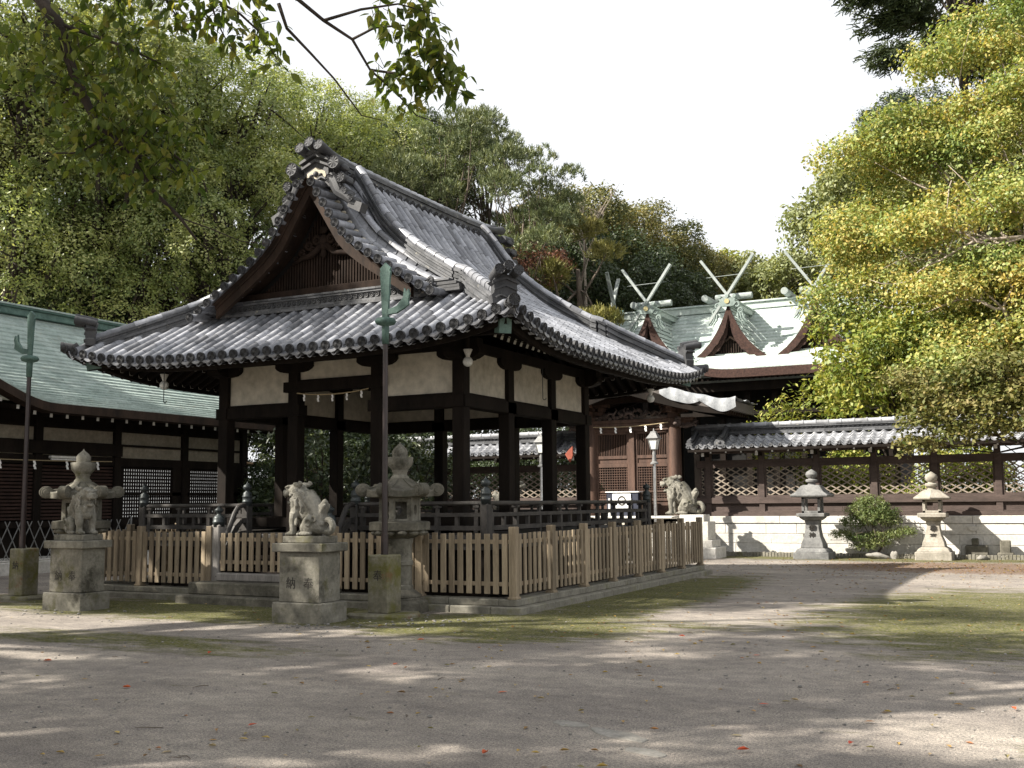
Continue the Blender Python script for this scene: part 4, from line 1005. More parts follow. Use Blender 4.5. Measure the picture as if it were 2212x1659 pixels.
def lattice_wall(name, label, x0, posts, x1, verge_left, verge_right, y=17.5):
    t = thing(name, label, 'wall', (0, y, 0)); L = x1-x0
    sb = MB(); zc = [.02,.36,.64,.94]
    for r, (a, b) in enumerate(zip(zc, zc[1:])):
        x = x0-random.random()*.4
        while x < x1:
            w = random.uniform(.55, 1.25); xa, xb = max(x, x0)+.004, min(x+w, x1)-.004
            j1, j2 = random.uniform(-.03,.03), random.uniform(-.03,.03)
            if xb-xa > .08: sb.prism([(xa,a+.004),(xb,a+.004),(xb+j1,b-.004),(xa+j2,b-.004)] if r < 2 else [(xa,a+.004),(xb,a+.004),(xb,b-.004),(xa,b-.004)], lambda u, v, w_: (u, w_, v), random.uniform(-.006,.004), .5, random.random())
            x += w
    x = x0
    while x < x1:
        w = random.uniform(2.0, 3.2); sb.bx(x+.003, min(x+w, x1)-.003, -.03, .55, .944, 1.15, random.random()); x += w
    sb.bx(x0, x1, .03, .5, 0, .94, .3)
    sb.build('stone_base', M_STONEL, t, bevel=.01)
    for px in posts:
        mb = MB(); mb.bx(px-.085, px+.085, .06, .23, 1.15, 3.08); mb.build('post', M_WOODW, t, bevel=.008)
    rl = MB(); rl.bx(x0, x1, .02, .26, 1.15, 1.27); rl.bx(x0, x1, .035, .25, 1.52, 1.70); rl.bx(x0, x1, .07, .22, 1.27, 1.30)
    rl.bx(x0, x1, .08, .21, 2.60, 2.82); rl.bx(x0, x1, .02, .28, 3.02, 3.10); rl.build('rails', M_WOODW, t, bevel=.006)
    pn = MB(); pn.bx(x0, x1, .12, .15, 1.29, 1.53); pn.build('lower_panels', M_WOODW, t)
    ends = [x0]+list(posts)+[x1]
    for a, b in zip(ends, ends[1:]):
        if b-a < .3: continue
        a, b = a+.085, b-.085; lm = MB(); z0, z1 = 1.76, 2.60; sl = .58; st = .30
        fr = MB(); fr.bx(a, b, .10, .19, 1.70, 1.765); fr.bx(a, a+.05, .10, .19, 1.765, 2.60); fr.bx(b-.05, b, .10, .19, 1.765, 2.60)
        fr.build('panel_frame', M_WOODW, t)
        for s in (1, -1):
            u = a-(z1-z0)/sl-.2
            while u < b+(z1-z0)/sl+.2:
                P = []
                # clip z = z0 + s*sl*(x-u) to the panel
                xa, xb = (u, u+(z1-z0)/sl) if s > 0 else (u-(z1-z0)/sl, u)
                xa, xb = max(xa, a+.05), min(xb, b-.05)
                if xb-xa > .02: lm.beam((xa, .145+.012*s, z0+s*sl*(xa-u)), (xb, .145+.012*s, z0+s*sl*(xb-u)), .022, .034)
                u += st
        lm.build('lattice_panel', M_WOODLT, t)
    rf = MB(); f1 = lambda q: (.15-.10-.84*q+.05, 3.56-.42*q-.06*math.sin(q*math.pi)); f2 = lambda q: (.15+.10+.84*q-.05, 3.56-.42*q-.06*math.sin(q*math.pi))
    wavy_roof(rf, x0, x1, f1); wavy_roof(rf, x0, x1, f2)
    o = rf.build('roof_tiles', M_TILEL, t, smooth=True)
    em = MB(); n = round(L/.272); p = L/n
    for i in range(n+1):
        x = x0+p*i; y_, z_ = f1(1); c = Vector((x+.02, y_-.015, z_+.055))
        em.tube([c+Vector((0,.12,.03)), c], [.05,.055], 10); em.ring(c, .036, .016, Matrix.Rotation(R(90),3,'X'), 10, 5)
    em.build('round_eave_ends', M_NOSHI, o, smooth=True)
    un = MB(); un.add([(x0,-.72,3.10),(x1,-.72,3.10),(x1,.15,3.42),(x0,.15,3.42)],[(0,1,2,3)]); un.add([(x0,.90,3.10),(x1,.90,3.10),(x1,.15,3.42),(x0,.15,3.42)],[(0,1,2,3)])
    un.bx(x0,x1,-.74,-.69,3.05,3.13); un.bx(x0,x1,.87,.92,3.05,3.13)
    we = MB(); n = round(L/.45)
    for i in range(n):
        x = x0+L*(i+.5)/n; un.beam((x,-.68,3.04),(x,.15,3.34),.05,.07); we.box((x,-.686,3.038),(.046,.012,.06))
    for px in posts: un.beam((px,.1,2.98),(px,-.42,2.98),.09,.11); we.box((px,-.425,2.98),(.085,.012,.11))
    o2 = un.build('eave_timber', M_WOODD, t); we.build('rafter_end_paint', M_WHITE, o2)
    rg, rd, rc = MB(), MB(), MB()
    n = round(L/.35)
    for i in range(n):
        a, b = x0+L*i/n+.002, x0+L*(i+1)/n-.002; q = random.random
        rg.bx(a,b,-.02,.32,3.57,3.63,q()); rg.bx(a,b,.0,.30,3.635,3.66,q()); rg.bx(a,b,-.01,.31,3.745,3.78,q()); rg.bx(a,b,-.02,.32,3.783,3.815,q())
    rg.bx(x0,x1,.05,.25,3.66,3.745,.1)
    n = round(L/.13)
    for i in range(n):
        x = x0+L*(i+.5)/n
        for s in (.030,): rd.ring((x, s, 3.70), .052, .012, Matrix.Rotation(R(90),3,'X'), 8, 4, .5)
    n = round(L/.36)
    for i in range(n):
        a, b = x0+L*i/n, x0+L*(i+1)/n
        rc.tube([(a,.15,3.85),(b-.05,.15,3.85),(b-.049,.15,3.853),(b,.15,3.853)], [.075,.075,.09,.09], 12, random.random())
    o3 = rg.build('ridge_courses', M_NOSHI, t); rd.build('openwork_tile_row', M_NOSHI, o3); rc.build('ridge_cap_tiles', M_TILEL, o3, smooth=True)
    for flag, xe, s in ((verge_left, x0, 1), (verge_right, x1, -1)):
        if not flag: continue
        vb = MB()
        for dx, hh in ((.04, .0), (.95, .05)):
            pts = [Vector((xe+s*dx, *f1(q))) for q in (0,.25,.5,.75,.98 if dx < .5 else .8)]
            for lv in range(3): vb.sweep([p_+Vector((0,0,.04+lv*.045+hh)) for p_ in pts], [(-.10+.02*(lv%2),0),(.10-.02*(lv%2),0),(.10-.02*(lv%2),.04),(-.10+.02*(lv%2),.04)], random.random())
            vb.tube([p_+Vector((0,0,.21+hh)) for p_ in pts], [.06,.06,.06,.065,.07], 10, .6)
            e_ = pts[-1]+Vector((0,-.04,.12))
            if dx > .5:
                vb.prism([(-.14,-.10),(.14,-.10),(.16,.02),(.10,.10),(0,.15),(-.10,.10),(-.16,.02)], lambda u, v, w: e_+Vector((u,-w,v)), 0, .06); vb.ell(e_+Vector((0,-.07,.02)), (.05,.03,.05), n=8, m=6)
        for z_, d_ in ((3.72,.0),(3.84,.02)): vb.prism([(-.16,-.14),(.16,-.14),(.2,-.04),(.12,.1),(0,.16),(-.12,.1),(-.2,-.04)], lambda u, v, w: (xe-s*(.02+w), .15+u, z_+v), 0, .07)
        vb.build('verge_ridge', M_NOSHI, t, smooth=True)
    return t
lattice_wall('lattice_wall', 'long tile roofed lattice wall on a pale stone base, right of the gate', -2.72, [-2.36,-.74,.86,2.46,4.06,5.66,7.26,8.86], 9.6, True, False)
lattice_wall('lattice_wall', 'lattice wall with a grey tile roof seen through the pavilion, left of the gate', -14.5, [-14.2,-12.6,-11.0,-9.4,-7.8,-6.6], -6.25, False, True)
cb = MB(); x = -2.0
while x < 9.4: cb.bx(x+.006, x+.084, 17.02+random.uniform(-.006,.006), 17.09, -.05, .125+random.uniform(-.012,.012), random.random()); x += .09
tag(cb.build('tile_edging', M_CURB, bevel=.008), 'low row of upright roof tiles edging the bed at the foot of the stone wall', 'edging')
sp = MB(); sp.prism([(.14*math.cos(a), .12*math.sin(a) if math.sin(a) < 0 else .02) for a in [math.pi+math.pi*i/10 for i in range(11)]], lambda u, v, w: (4.98+u, 17.45-w, .86+v), -.02, .06)
tag(sp.build('drain_spout', M_STONEL), 'small half round stone spout sticking out of the pale wall base', 'spout')
def rock(name, label, loc, r, seed, cat='rock'):
    rr = random.Random(seed); mb = MB(); mb.ell((0,0,r[2]*.55), r, (rr.uniform(-.2,.2), rr.uniform(-.2,.2), rr.random()*3), 12, 8)
    mb.v = [(x*(1+.18*math.sin(5*y/r[1]+seed)), y*(1+.15*math.sin(4*z/r[2]+seed*2)), z*(1+.12*math.sin(6*x/r[0]+seed))) for x, y, z in mb.v]
    return tag(mb.build(name, M_ROCK, loc=loc, smooth='all'), label, cat)
rock('garden_rock', 'pale flat stone lying on the ground right of the sandy lantern', (5.2,16.9,0), (.17,.11,.08), 3)
rock('garden_rock', 'small rounded stone at the foot of the clipped shrub', (3.02,16.75,0), (.12,.1,.14), 5)
rock('garden_rock', 'low brown mossy stone left of the clipped shrub trunk', (2.62,16.65,0), (.35,.16,.10), 8)
rock('garden_rock', 'dark lump of stone behind the square mossy post', (-1.78,-.62,0), (.16,.12,.17), 11)
wd = MB(); wd.bx(-.28,.28,-.12,.12,0,.26); wd.bx(-.12,.05,-.08,.08,.26,.45); tag(wd.build('water_tap_block', M_STONED, loc=(5.05,17.3,.1), bevel=.02), 'dark squared stone block by the foot of the wall, under the spout', 'stone block')
wd = MB(); wd.bx(-.13,.13,-.10,.10,0,.40); wd.bx(-.2,.2,-.14,.14,0,.08); tag(wd.build('marker_stone', M_STONED, loc=(5.75,17.28,.1), bevel=.02), 'short upright marker stone at the foot of the wall near the right edge', 'marker stone')

# ================================================================== shrine gate
GT = thing('shrine_gate', 'red brown timber shrine gate with barred and lattice double doors under a bark roof', 'gate', (-4.55, 17.0, 0))
mb = MB()
for i in range(4): mb.bx(-1.9, 1.95, -1.9+.3*i, -1.0, -.05 if i == 0 else .28*i-.001, .28*(i+1)-.02, random.random())
mb.bx(-1.75, 1.8, -1.0, 1.5, -.05, 1.10); mb.bx(-1.83, 1.89, -1.05, 1.55, 1.10, 1.18); mb.build('stone_platform', M_STONEL, GT, bevel=.02)
for x in (-1.36, 1.36):
    mb = MB(); mb.tube([(x,0,1.18),(x,0,4.1)], .19, 18); mb.tube([(x,0,1.18),(x,0,1.27)], .23, 18); mb.build('pillar', M_WOODR, GT, smooth=True)
mb = MB(); mb.bx(-.09,.09,-.10,.10,1.4,3.82); mb.build('centre_post', M_WOODR, GT, bevel=.01)
for nm, *q in (('lintel',-1.9,1.9,-.14,.14,3.86,4.02),('door_head',-1.2,1.2,-.10,.10,3.76,3.858),('cap_beam',-2.0,2.0,-.17,.17,4.02,4.12),('door_sill',-1.2,1.2,-.11,.11,1.18,1.36)):
    mb = MB(); mb.bx(*q); mb.build(nm, M_WOODR, GT, bevel=.012)
for sx in (-1, 1):
    a, b = (-1.19, -.10) if sx < 0 else (.10, 1.19)
    d = MB(); bar = MB(); lt = MB(); bk = MB()
    d.bx(a,a+.07,-.05,.05,1.36,3.76); d.bx(b-.07,b,-.05,.05,1.36,3.76)
    for z0, z1 in ((1.36,1.48),(1.62,1.70),(1.88,1.94),(2.66,2.78),(2.92,3.02),(3.68,3.76)): d.bx(a+.07,b-.07,-.055,.055,z0,z1)
    d.bx(a+.07,b-.07,-.02,.02,1.48,1.62); d.bx(a+.07,b-.07,-.02,.02,2.78,2.92); d.bx(a+.07,b-.07,-.01,.02,1.70,1.88)
    o = d.build('door_leaf', M_WOODR, GT, bevel=.006)
    n = 17
    for i in range(n): x = a+.07+(b-a-.14)*(i+.5)/n; bar.bx(x-.009,x+.009,-.02,.0,3.02,3.68)
    bar.build('vertical_bars', M_WOODR, o)
    n = 12
    for i in range(n): x = a+.07+(b-a-.14)*(i+.5)/n; lt.bx(x-.009,x+.009,-.03,-.012,1.70,2.66)
    for i in range(12): z = 1.72+.92*(i+.5)/12; lt.bx(a+.07,b-.07,-.042,-.032,z-.010,z+.010)
    lt.build('door_lattice', M_WOODR, o)
mb = MB(); mb.bx(-1.2,1.2,1.3,1.36,1.18,4.0); mb.build('inner_screen', M_WOODD, GT)
# carved frieze, brackets, side frames
cf = MB(); rr = random.Random(4)
for i in range(38):
    x = -1.2+2.4*i/37; e = 1-abs(x)/1.35; z = 4.16+rr.random()*.30*e
    cf.ell((x, -.08-rr.random()*.1, z), (.05+rr.random()*.07, .05, .03+rr.random()*.05), (0, rr.uniform(-1,1), rr.uniform(-.5,.5)), 8, 6)
for x0_, s in ((-.2,1),(.15,-1),(.7,1),(-.8,1)):
    cf.tube([(x0_, -.15, 4.2),(x0_+.12*s,-.2,4.34),(x0_+.26*s,-.18,4.28),(x0_+.36*s,-.17,4.42),(x0_+.30*s,-.16,4.50)], [.05,.045,.04,.03,.015], 7)
cf.build('carved_frieze', M_WOODW, GT, smooth='all')
bm = MB(); bm.prism([(-1.55,4.58),(-1.0,4.62),(0,4.66),(1.0,4.62),(1.55,4.58),(1.7,4.72),(0,4.84),(-1.7,4.72)], lambda u, v, w: (u,w,v), -.13, .10); bm.build('rainbow_beam', M_WOODB, GT)
for sx in (-1, 1):
    br = MB(); x = sx*1.36
    br.bx(x-.16,x+.16,-.16,.16,4.12,4.28); br.bx(x-.42,x+.42,-.09,.09,4.28,4.42); br.bx(x-.09,x+.09,-.55,.42,4.28,4.42)
    for dx in (-.36,0,.36): br.bx(x+dx-.09,x+dx+.09,-.10,.10,4.42,4.54)
    for dy in (-.48,.36): br.bx(x-.09,x+.09,dy-.09,dy+.09,4.42,4.54)
    br.bx(x-.6,x+.6,-.08,.08,4.54,4.68); br.bx(x-.08,x+.08,-.85,.6,4.54,4.68); br.build('bracket_set', M_WOODR, GT, bevel=.008)
    hd = MB()
    hd.ell((sx*1.55,-.26,3.98), (.12,.12,.13)); hd.ell((sx*1.53,-.38,3.92), (.08,.09,.06)); hd.ell((sx*1.58,-.30,4.09), (.10,.10,.06)); hd.ell((sx*1.55,-.34,3.86), (.06,.08,.03))
    for k in range(5): hd.ell((sx*(1.62+.05*math.sin(k)),-.22+.05*k,3.84+.05*k), (.04,.04,.04))
    hd.tube([(sx*1.5,-.05,3.92),(sx*1.75,-.1,3.86),(sx*1.98,-.1,3.92),(sx*2.1,-.1,4.02),(sx*2.02,-.1,4.05)], [.08,.08,.07,.045,.02], 8)
    for k in range(7): hd.ell((sx*(1.72+.055*k),-.12,3.88+.02*(k%3)), (.045,.06,.05))
    hd.build('carved_beam_head', M_WOODW, GT, smooth='all')
RXW, RY0, RY1 = 3.42, -.95, 1.5                                        # the ridge runs from front to back, the gable faces the yard
def gate_roof(x, y): a = abs(x)/RXW; return 5.42-1.02*(1-(1-a)**1.35 if a < 1 else 1)*.75-.27*a + .10*a**4
def gslab(mb, off, x0, x1, y0, y1, nx, ny, wob=0):
    vs = [(x0+(x1-x0)*i/nx, y0+(y1-y0)*j/ny, gate_roof(x0+(x1-x0)*i/nx, 0)+off+(wob*(math.sin((x0+(x1-x0)*i/nx)*7+(y0+(y1-y0)*j/ny)*5)+math.sin((x0+(x1-x0)*i/nx)*3.1-(y0+(y1-y0)*j/ny)*9)) if wob else 0)) for j in range(ny+1) for i in range(nx+1)]
    mb.add(vs, [(j*(nx+1)+i, j*(nx+1)+i+1, (j+1)*(nx+1)+i+1, (j+1)*(nx+1)+i) for j in range(ny) for i in range(nx)])
rf = MB(); pr = [-RXW+2*RXW*i/40 for i in range(41)]
rf.prism([(x, gate_roof(x, 0)) for x in pr]+[(x, gate_roof(x, 0)-.17-.11*abs(x)/RXW) for x in reversed(pr)], lambda u, v, w: (u, w, v), RY0, RY1)
rf.build('bark_roof', M_BARKG, GT)
ra = MB()
for j in range(9):
    y = RY0+.2+(RY1-RY0-.4)*j/8
    for s_ in (-1, 1):
        pts = [Vector((s_*x, y, gate_roof(x, 0)-.27-.05*x/RXW)) for x in (.1,1.0,1.9,2.7,3.25)]
        for a, b in zip(pts, pts[1:]): ra.beam(a, b, .075, .10)
ra.build('rafters', M_WOODB, GT)
for y in (RY0+.04, RY1-.04):
    hb = MB(); hb.prism([(x, gate_roof(x, 0)-.165-.11*abs(x)/RXW) for x in pr[1:-1]]+[(x, gate_roof(x, 0)-.40-.14*(1-abs(x)/RXW)) for x in reversed(pr[1:-1])], lambda u, v, w: (u, y+w, v), -.04, .04); hb.build('barge_board', M_WOODD, GT, bevel=.01)
rdg = MB(); rdg.bx(-.2,.2,RY0-.05,RY1,5.36,5.52); rdg.bx(-.26,.26,RY0-.08,RY1,5.52,5.57); rdg.build('roof_ridge', M_COPPERD, GT, bevel=.02)
tp = thing('tarpaulin', 'crumpled white tarpaulin draped over the right eave of the gate roof', 'tarpaulin', (-4.55,17.0,0))
mb = MB(); gslab(mb, .06, 1.25, RXW+.12, RY0-.05, RY1, 26, 20, .022); mb.build('sheet', M_TARP, tp, smooth='all')
mb = MB(); vs = []
for i in range(31):
    x = 1.25+(RXW+.12-1.25)*i/30; y = RY0-.05; z = gate_roof(x, 0)+.06+.022*(math.sin(x*7+y*5)+math.sin(x*3.1-y*9)); d = .16+.22*abs(math.sin(x*2.3+.6))
    vs += [(x,y,z),(x,y-.03+.03*math.sin(x*17),z-d*.5),(x,y+.02*math.sin(x*13),z-d)]
mb.add(vs, [(3*i+k,3*i+k+1,3*i+k+4,3*i+k+3) for i in range(30) for k in range(2)]); mb.build('hanging_edge', M_TARP, tp, smooth='all')
streamer_rope('streamer_rope', 'thin rope with five white paper streamers hung across the gate doors', (-5.75,16.74,3.92), (-3.3,16.74,3.98), .05, 5, .17, (0,-1,0))

# ================================================================== main hall with copper roof
M_CHIGI2 = surf('grey_green_patina', (.13,.17,.155), (.25,.30,.28), 4, .6, .3, 30)
MH = thing('main_hall', 'shrine main hall with a pale green copper roof, three pointed gables and crossed finials', 'shrine hall', (-4.3, 27.0, 0))
mpY = [-.9,0,1,2,3,4]; mpZ = [6.62,7.05,7.62,8.28,9.02,9.80]
def mz(y): return float(np.interp(y, mpY, mpZ))
def my(z): return float(np.interp(z, mpZ, mpY))
def courses(mb, f, u0, u1, nu, v0, v1, nv, lip=.022):
    """sheet metal laid in overlapping courses; f(u,v)->xyz with v from eave up"""
    for j in range(nv):
        a, b = v0+(v1-v0)*j/nv, v0+(v1-v0)*(j+1)/nv
        off = random.random()
        us = [u0]+[u0+(u1-u0)*(i+off)/nu for i in range(nu)]+[u1]
        for p, q in zip(us, us[1:]):
            if q-p < 1e-4: continue
            A, B, C_, D = Vector(f(p,a)), Vector(f(q,a)), Vector(f(q,b)), Vector(f(p,b)); k = Vector((0,0,lip))
            mb.add([A+k,B+k,C_,D,A,B], [(0,1,2,3),(4,5,1,0)], float(np.clip(random.gauss(.5,.26),0,1)))
def eave_drop(x):                            # undulating front eave on the left
    return .30*math.exp(-((x+2.0)/1.2)**2)*1.6
cp_ = MB()
f = lambda u, v: (u, v, mz(v)+(eave_drop(u)*max(0,(.9-v)/1.8) if v < .9 else 0))
nseg = 44
for i in range(nseg):
    u0, u1 = -7.2+13.9*i/nseg, -7.2+13.9*(i+1)/nseg
    courses(cp_, f, u0, u1, 1, -.9, 4.0, 20, .05)
cp_.add([(-7.2,4.0,9.8),(6.7,4.0,9.8),(6.7,9,6.8),(-7.2,9,6.8)], [(0,1,2,3)])
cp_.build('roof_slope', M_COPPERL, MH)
ed = MB(); vs = []
for i in range(61):
    x = -7.2+13.9*i/60; z = f(x,-.9)[2]; vs += [(x,-.90,z+.01),(x,-.93,z-.32),(x,-.5,z-.32),(x,-.2,z-.1)]
ed.add(vs, [(4*i+k,4*i+k+1,4*i+k+5,4*i+k+4) for i in range(60) for k in range(3)]); ed.build('bark_eave_edge', M_BARK, MH)
rg = MB(); rg.bx(-6.3,6.0,3.78,4.22,9.74,10.02); rg.bx(-6.4,6.1,3.70,4.30,10.02,10.10); rg.build('ridge', M_COPPERL, MH, bevel=.02)
for sx, xe in ((-1,-6.35),(1,6.05)):
    e = MB(); e.prism([(-.35,9.5),(.35,9.5),(.42,9.75),(.3,9.95),(.36,10.2),(-.36,10.2),(-.3,9.95),(-.42,9.75)], lambda u, v, w: (xe+sx*w, 4.0+u, v), -.02, .14); e.tube([(xe-sx*.5,4,10.2),(xe+sx*.55,4,10.26)], [.06,.07], 10); e.build('ridge_end_plate', M_COPPERD, MH)
    ch = MB()
    for s in (1,-1): ch.beam((xe+sx*.05*s, 4-s*.55, 9.55), (xe+sx*.05*s, 4+s*.85, 11.9), .15, .09)
    ch.build('crossed_finial', M_CHIGI, MH)
gxs = [0,.12,.28,.5,.8,1.15,1.55]; gzs = [9.42,9.10,8.72,8.30,7.88,7.52,7.22]
def gz(x): return float(np.interp(abs(x), gxs, gzs))
for xc in (-3.4, 0, 3.4):
    gm = MB(); y0 = .35
    for s in (1,-1):
        for a, b in zip(gxs, gxs[1:]):
            for m_ in range(2):
                xa, xb = a+(b-a)*m_/2, a+(b-a)*(m_+1)/2; za, zb = gz(xa), gz(xb); ya, yb = my(za), my(zb); k = .035
                gm.add([(xc+s*xa,y0,za),(xc+s*xb,y0,zb+k),(xc+s*xb,max(y0+.05,yb),zb+k),(xc+s*xa,max(y0+.05,ya),za),(xc+s*xb,y0,zb)], [(0,1,2,3),(1,4,0)], float(np.clip(random.gauss(.5,.25),0,1)))
        # rolled valley strip
        P = [(xc+s*(x+.10), y0-.02, gz(x)+.0) for x in gxs[1:]]
    o = gm.build('gable_roof', M_COPPERL, MH)
    bg = MB()
    for s in (1,-1):
        for dy0, dy1, t0, t1 in ((y0-.03,y0+.25,-.015,-.30),(y0+.06,y0+.2,-.30,-.44)):
            vs = []
            for x in np.linspace(0, 1.5, 14):
                sl = min(2.2, abs((gz(x+.05)-gz(max(0,x-.05)))/.1)); e = math.hypot(1, sl)*.86
                for yy, zz in ((dy0,t0),(dy1,t0),(dy1,t1*e),(dy0,t1*e)): vs.append((xc+s*x, yy, gz(x)+zz))
            bg.add(vs, [(4*i+k,4*i+(k+1)%4,4*(i+1)+(k+1)%4,4*(i+1)+k) for i in range(13) for k in range(4)])
    bg.build('bark_barge', M_BARK, o)
    wl = MB(); wl.prism([(-1.3,7.05),(1.3,7.05),(.85,7.55),(.4,8.1),(0,8.85),(-.4,8.1),(-.85,7.55)], lambda u, v, w: (xc+u,w,v), y0+.30, y0+.36); wl.build('gable_wall', M_WOODD, o)
    gl_ = MB()
    for i in range(9): x = -.4+.1*i; gl_.bx(xc+x-.015,xc+x+.015,y0+.26,y0+.30,7.2,7.2+.9*(1-abs(x)*1.4))
    gl_.tube([(xc-.2,y0+.2,7.95),(xc,y0+.16,8.1),(xc+.2,y0+.2,7.95)], .05, 6); gl_.bx(xc-.75,xc+.75,y0+.2,y0+.3,7.15,7.25); gl_.build('gable_lattice', M_WOODB, o)
    rr_ = MB(); rr_.bx(xc-.17,xc+.17,y0-.05,3.9,9.40,9.60); rr_.bx(xc-.23,xc+.23,y0-.08,3.9,9.60,9.66)
    rr_.build('gable_ridge', M_COPPERL, o, bevel=.015)
    fn_ = MB(); F = lambda u, v, w: (xc+u, y0-.06-w, v)
    fn_.prism([(-.26,9.30),(.26,9.30),(.38,9.44),(.30,9.50),(.34,9.64),(-.34,9.64),(-.30,9.50),(-.38,9.44)], F, 0, .10)
    for s in (1,-1):
        for dx, z, r in ((.40,9.35,.12),(.52,9.10,.13),(.44,8.92,.09),(.62,8.86,.10)): fn_.ring(F(s*dx,z,.04), r*.7, r*.33, Matrix.Rotation(R(90),3,'X'), 12, 6); fn_.ell(F(s*dx,z,.02), (r*.4,.05,r*.4), n=8, m=6)
        for k in range(3): fn_.tube([F(s*(.42+.09*k),9.0,.05),F(s*(.44+.11*k),8.78,.05),F(s*(.56+.11*k),8.62,.05),F(s*(.60+.11*k),8.5+.06*k,.05)], [.05,.045,.035,.015], 6)
    for dx in (-.3,0,.3): fn_.tube([F(dx,9.70,.12),F(dx,9.68,-.3)], [.07,.06], 10)
    fn_.build('gable_finial', M_CHIGI2, o, smooth=True)
    ms = MB(); ms.prism([(.10*math.cos(a), 9.50+.10*math.sin(a)) for a in [i*math.pi/8 for i in range(16)]], F, .10, .13); ms.build('gilt_boss', surf('gilt', (.36,.31,.16),(.5,.44,.24), 8, .4, .1, 30, metal=.5) if 'gilt' not in bpy.data.materials else bpy.data.materials['gilt'], o)
    ch = MB()
    for s in (1,-1): ch.beam((xc-s*.75, y0-.02-.06*s, 8.70), (xc+s*1.08, y0-.02-.06*s, 11.28), .15, .10)
    ch.tube([(xc-.85,y0+.0,10.55),(xc+.85,y0+.0,10.58)], .012, 5)
    ch.build('crossed_finial', M_CHIGI, o)
    bmx = MB(); bmx.tube([(xc-.75,y0+.9,9.86),(xc+.75,y0+.9,9.86)], .13, 12); bmx.build('ridge_log', M_CHIGI, o)
for x in (-5.0,-1.75,1.65,4.9):
    mb = MB(); mb.tube([(x,3.0,10.25),(x,5.0,10.25)], .15, 12); mb.build('ridge_log', M_CHIGI, MH)
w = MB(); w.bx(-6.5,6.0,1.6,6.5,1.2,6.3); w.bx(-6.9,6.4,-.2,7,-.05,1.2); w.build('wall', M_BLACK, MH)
fr = MB(); fr.bx(-6.8,6.3,-.35,-.05,5.85,6.2); fr.bx(-6.8,6.3,-.3,-.1,4.9,5.05)
for i in range(13): x = -6.6+i*1.05; fr.bx(x-.11,x+.11,.0,.22,1.2,5.9)
for i in range(60): x = -6.9+13.3*i/59; fr.beam((x,-.75,6.28),(x,1.6,6.6),.07,.09)
fr.build('verandah_frame', M_WOODD, MH)
kf = MB()                                                           # rolled copper end tiles where the undulating gable meets the roof
for i in range(9): q = i/8; kf.tube([(-3.2+2.3*q, -.55, 7.35-.55*q**1.4+.25*math.sin(q*3)), (-3.2+2.3*q, .1, 7.45-.45*q**1.4+.25*math.sin(q*3))], .075, 8)
kf.build('rolled_eave_tiles', M_COPPERL, MH, smooth=True)

# ================================================================== hall on the left with copper roof
LH = thing('side_hall', 'long low hall at the left with striped pale green copper roof and lattice doors', 'hall', (-16.3, 0, 0))
lpX = [0,.8,1.6,2.4,3.3,4.4,5.2]; lpZ = [4.12,4.42,4.78,5.22,5.80,6.62,7.25]
def lbump(y): return .95*sstep((3.9-abs(y-.3))/3.4)
def lf_(y, d): return (1.55-d, y, float(np.interp(d, lpX, lpZ)) + lbump(y)*max(0, 1-d/2.2))
cm = MB(); ns = 34
for i in range(ns):
    y0, y1 = -9+22.1*i/ns, -9+22.1*(i+1)/ns
    courses(cm, lf_, y0, y1, 1, 0, 5.2, 26, .045)
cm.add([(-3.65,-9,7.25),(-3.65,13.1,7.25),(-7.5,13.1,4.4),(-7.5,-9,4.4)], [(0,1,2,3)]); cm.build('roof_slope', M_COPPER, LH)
e = MB(); vs = []
for i in range(91):
    y = -9+22.1*i/90; x, _, z = lf_(y, 0); vs += [(x,y,z+.02),(x+.02,y,z-.20),(x-.30,y,z-.22),(x-.6,y,z-.05)]
e.add(vs, [(4*i+k,4*i+k+1,4*i+k+5,4*i+k+4) for i in range(90) for k in range(3)]); e.build('eave_edge', M_WOODB, LH)
r = MB(); r.bx(-3.95,-3.35,-9,12.7,7.18,7.38); r.bx(-4.05,-3.25,-9,12.8,7.38,7.43); r.build('ridge', M_COPPERD, LH, bevel=.02)
r = MB(); r.bx(-4.07,-3.23,-9.02,12.82,7.432,7.48); r.build('ridge_cap', M_COPPER, LH)
rf, re = MB(), MB()
for i in range(46):
    y = -8.8+21.7*i/45; z = lbump(y)*.8
    rf.beam((-.1,y,4.10+z*.7),(1.3,y,3.86+z),.08,.10); re.box((1.305,y,3.858+z),(.014,.075,.095))
o = rf.build('rafters', M_WOODD, LH); re.build('rafter_end_paint', M_WHITE, o)
cols = [12.7-2.6*i for i in range(9)]
for y in cols:
    mb = MB(); mb.bx(-.12,.10,y-.11,y+.11,.33,4.05); mb.build('post', M_WOODD, LH, bevel=.01)
w = MB(); w.bx(-6,-.12,-9,12.6,.33,4.3); w.bx(-.14,-.02,-9,12.7,3.68,4.05); w.build('wall', M_WOODD, LH)
bm = MB()
for z0, z1 in ((3.27,3.33),(2.72,2.95),(1.08,1.24),(3.67,3.75)): bm.bx(-.08,.06,-9,12.75,z0,z1)
bm.bx(.0,.16,-9,7.6,2.98,3.30); bm.build('tie_beams', M_WOODD, LH)
pp = MB(); pp.bx(-.06,-.02,-9,12.6,2.95,3.27); pp.bx(-.06,-.02,-9,12.6,3.33,3.67); pp.build('plaster_panels', M_PLASTERD, LH)
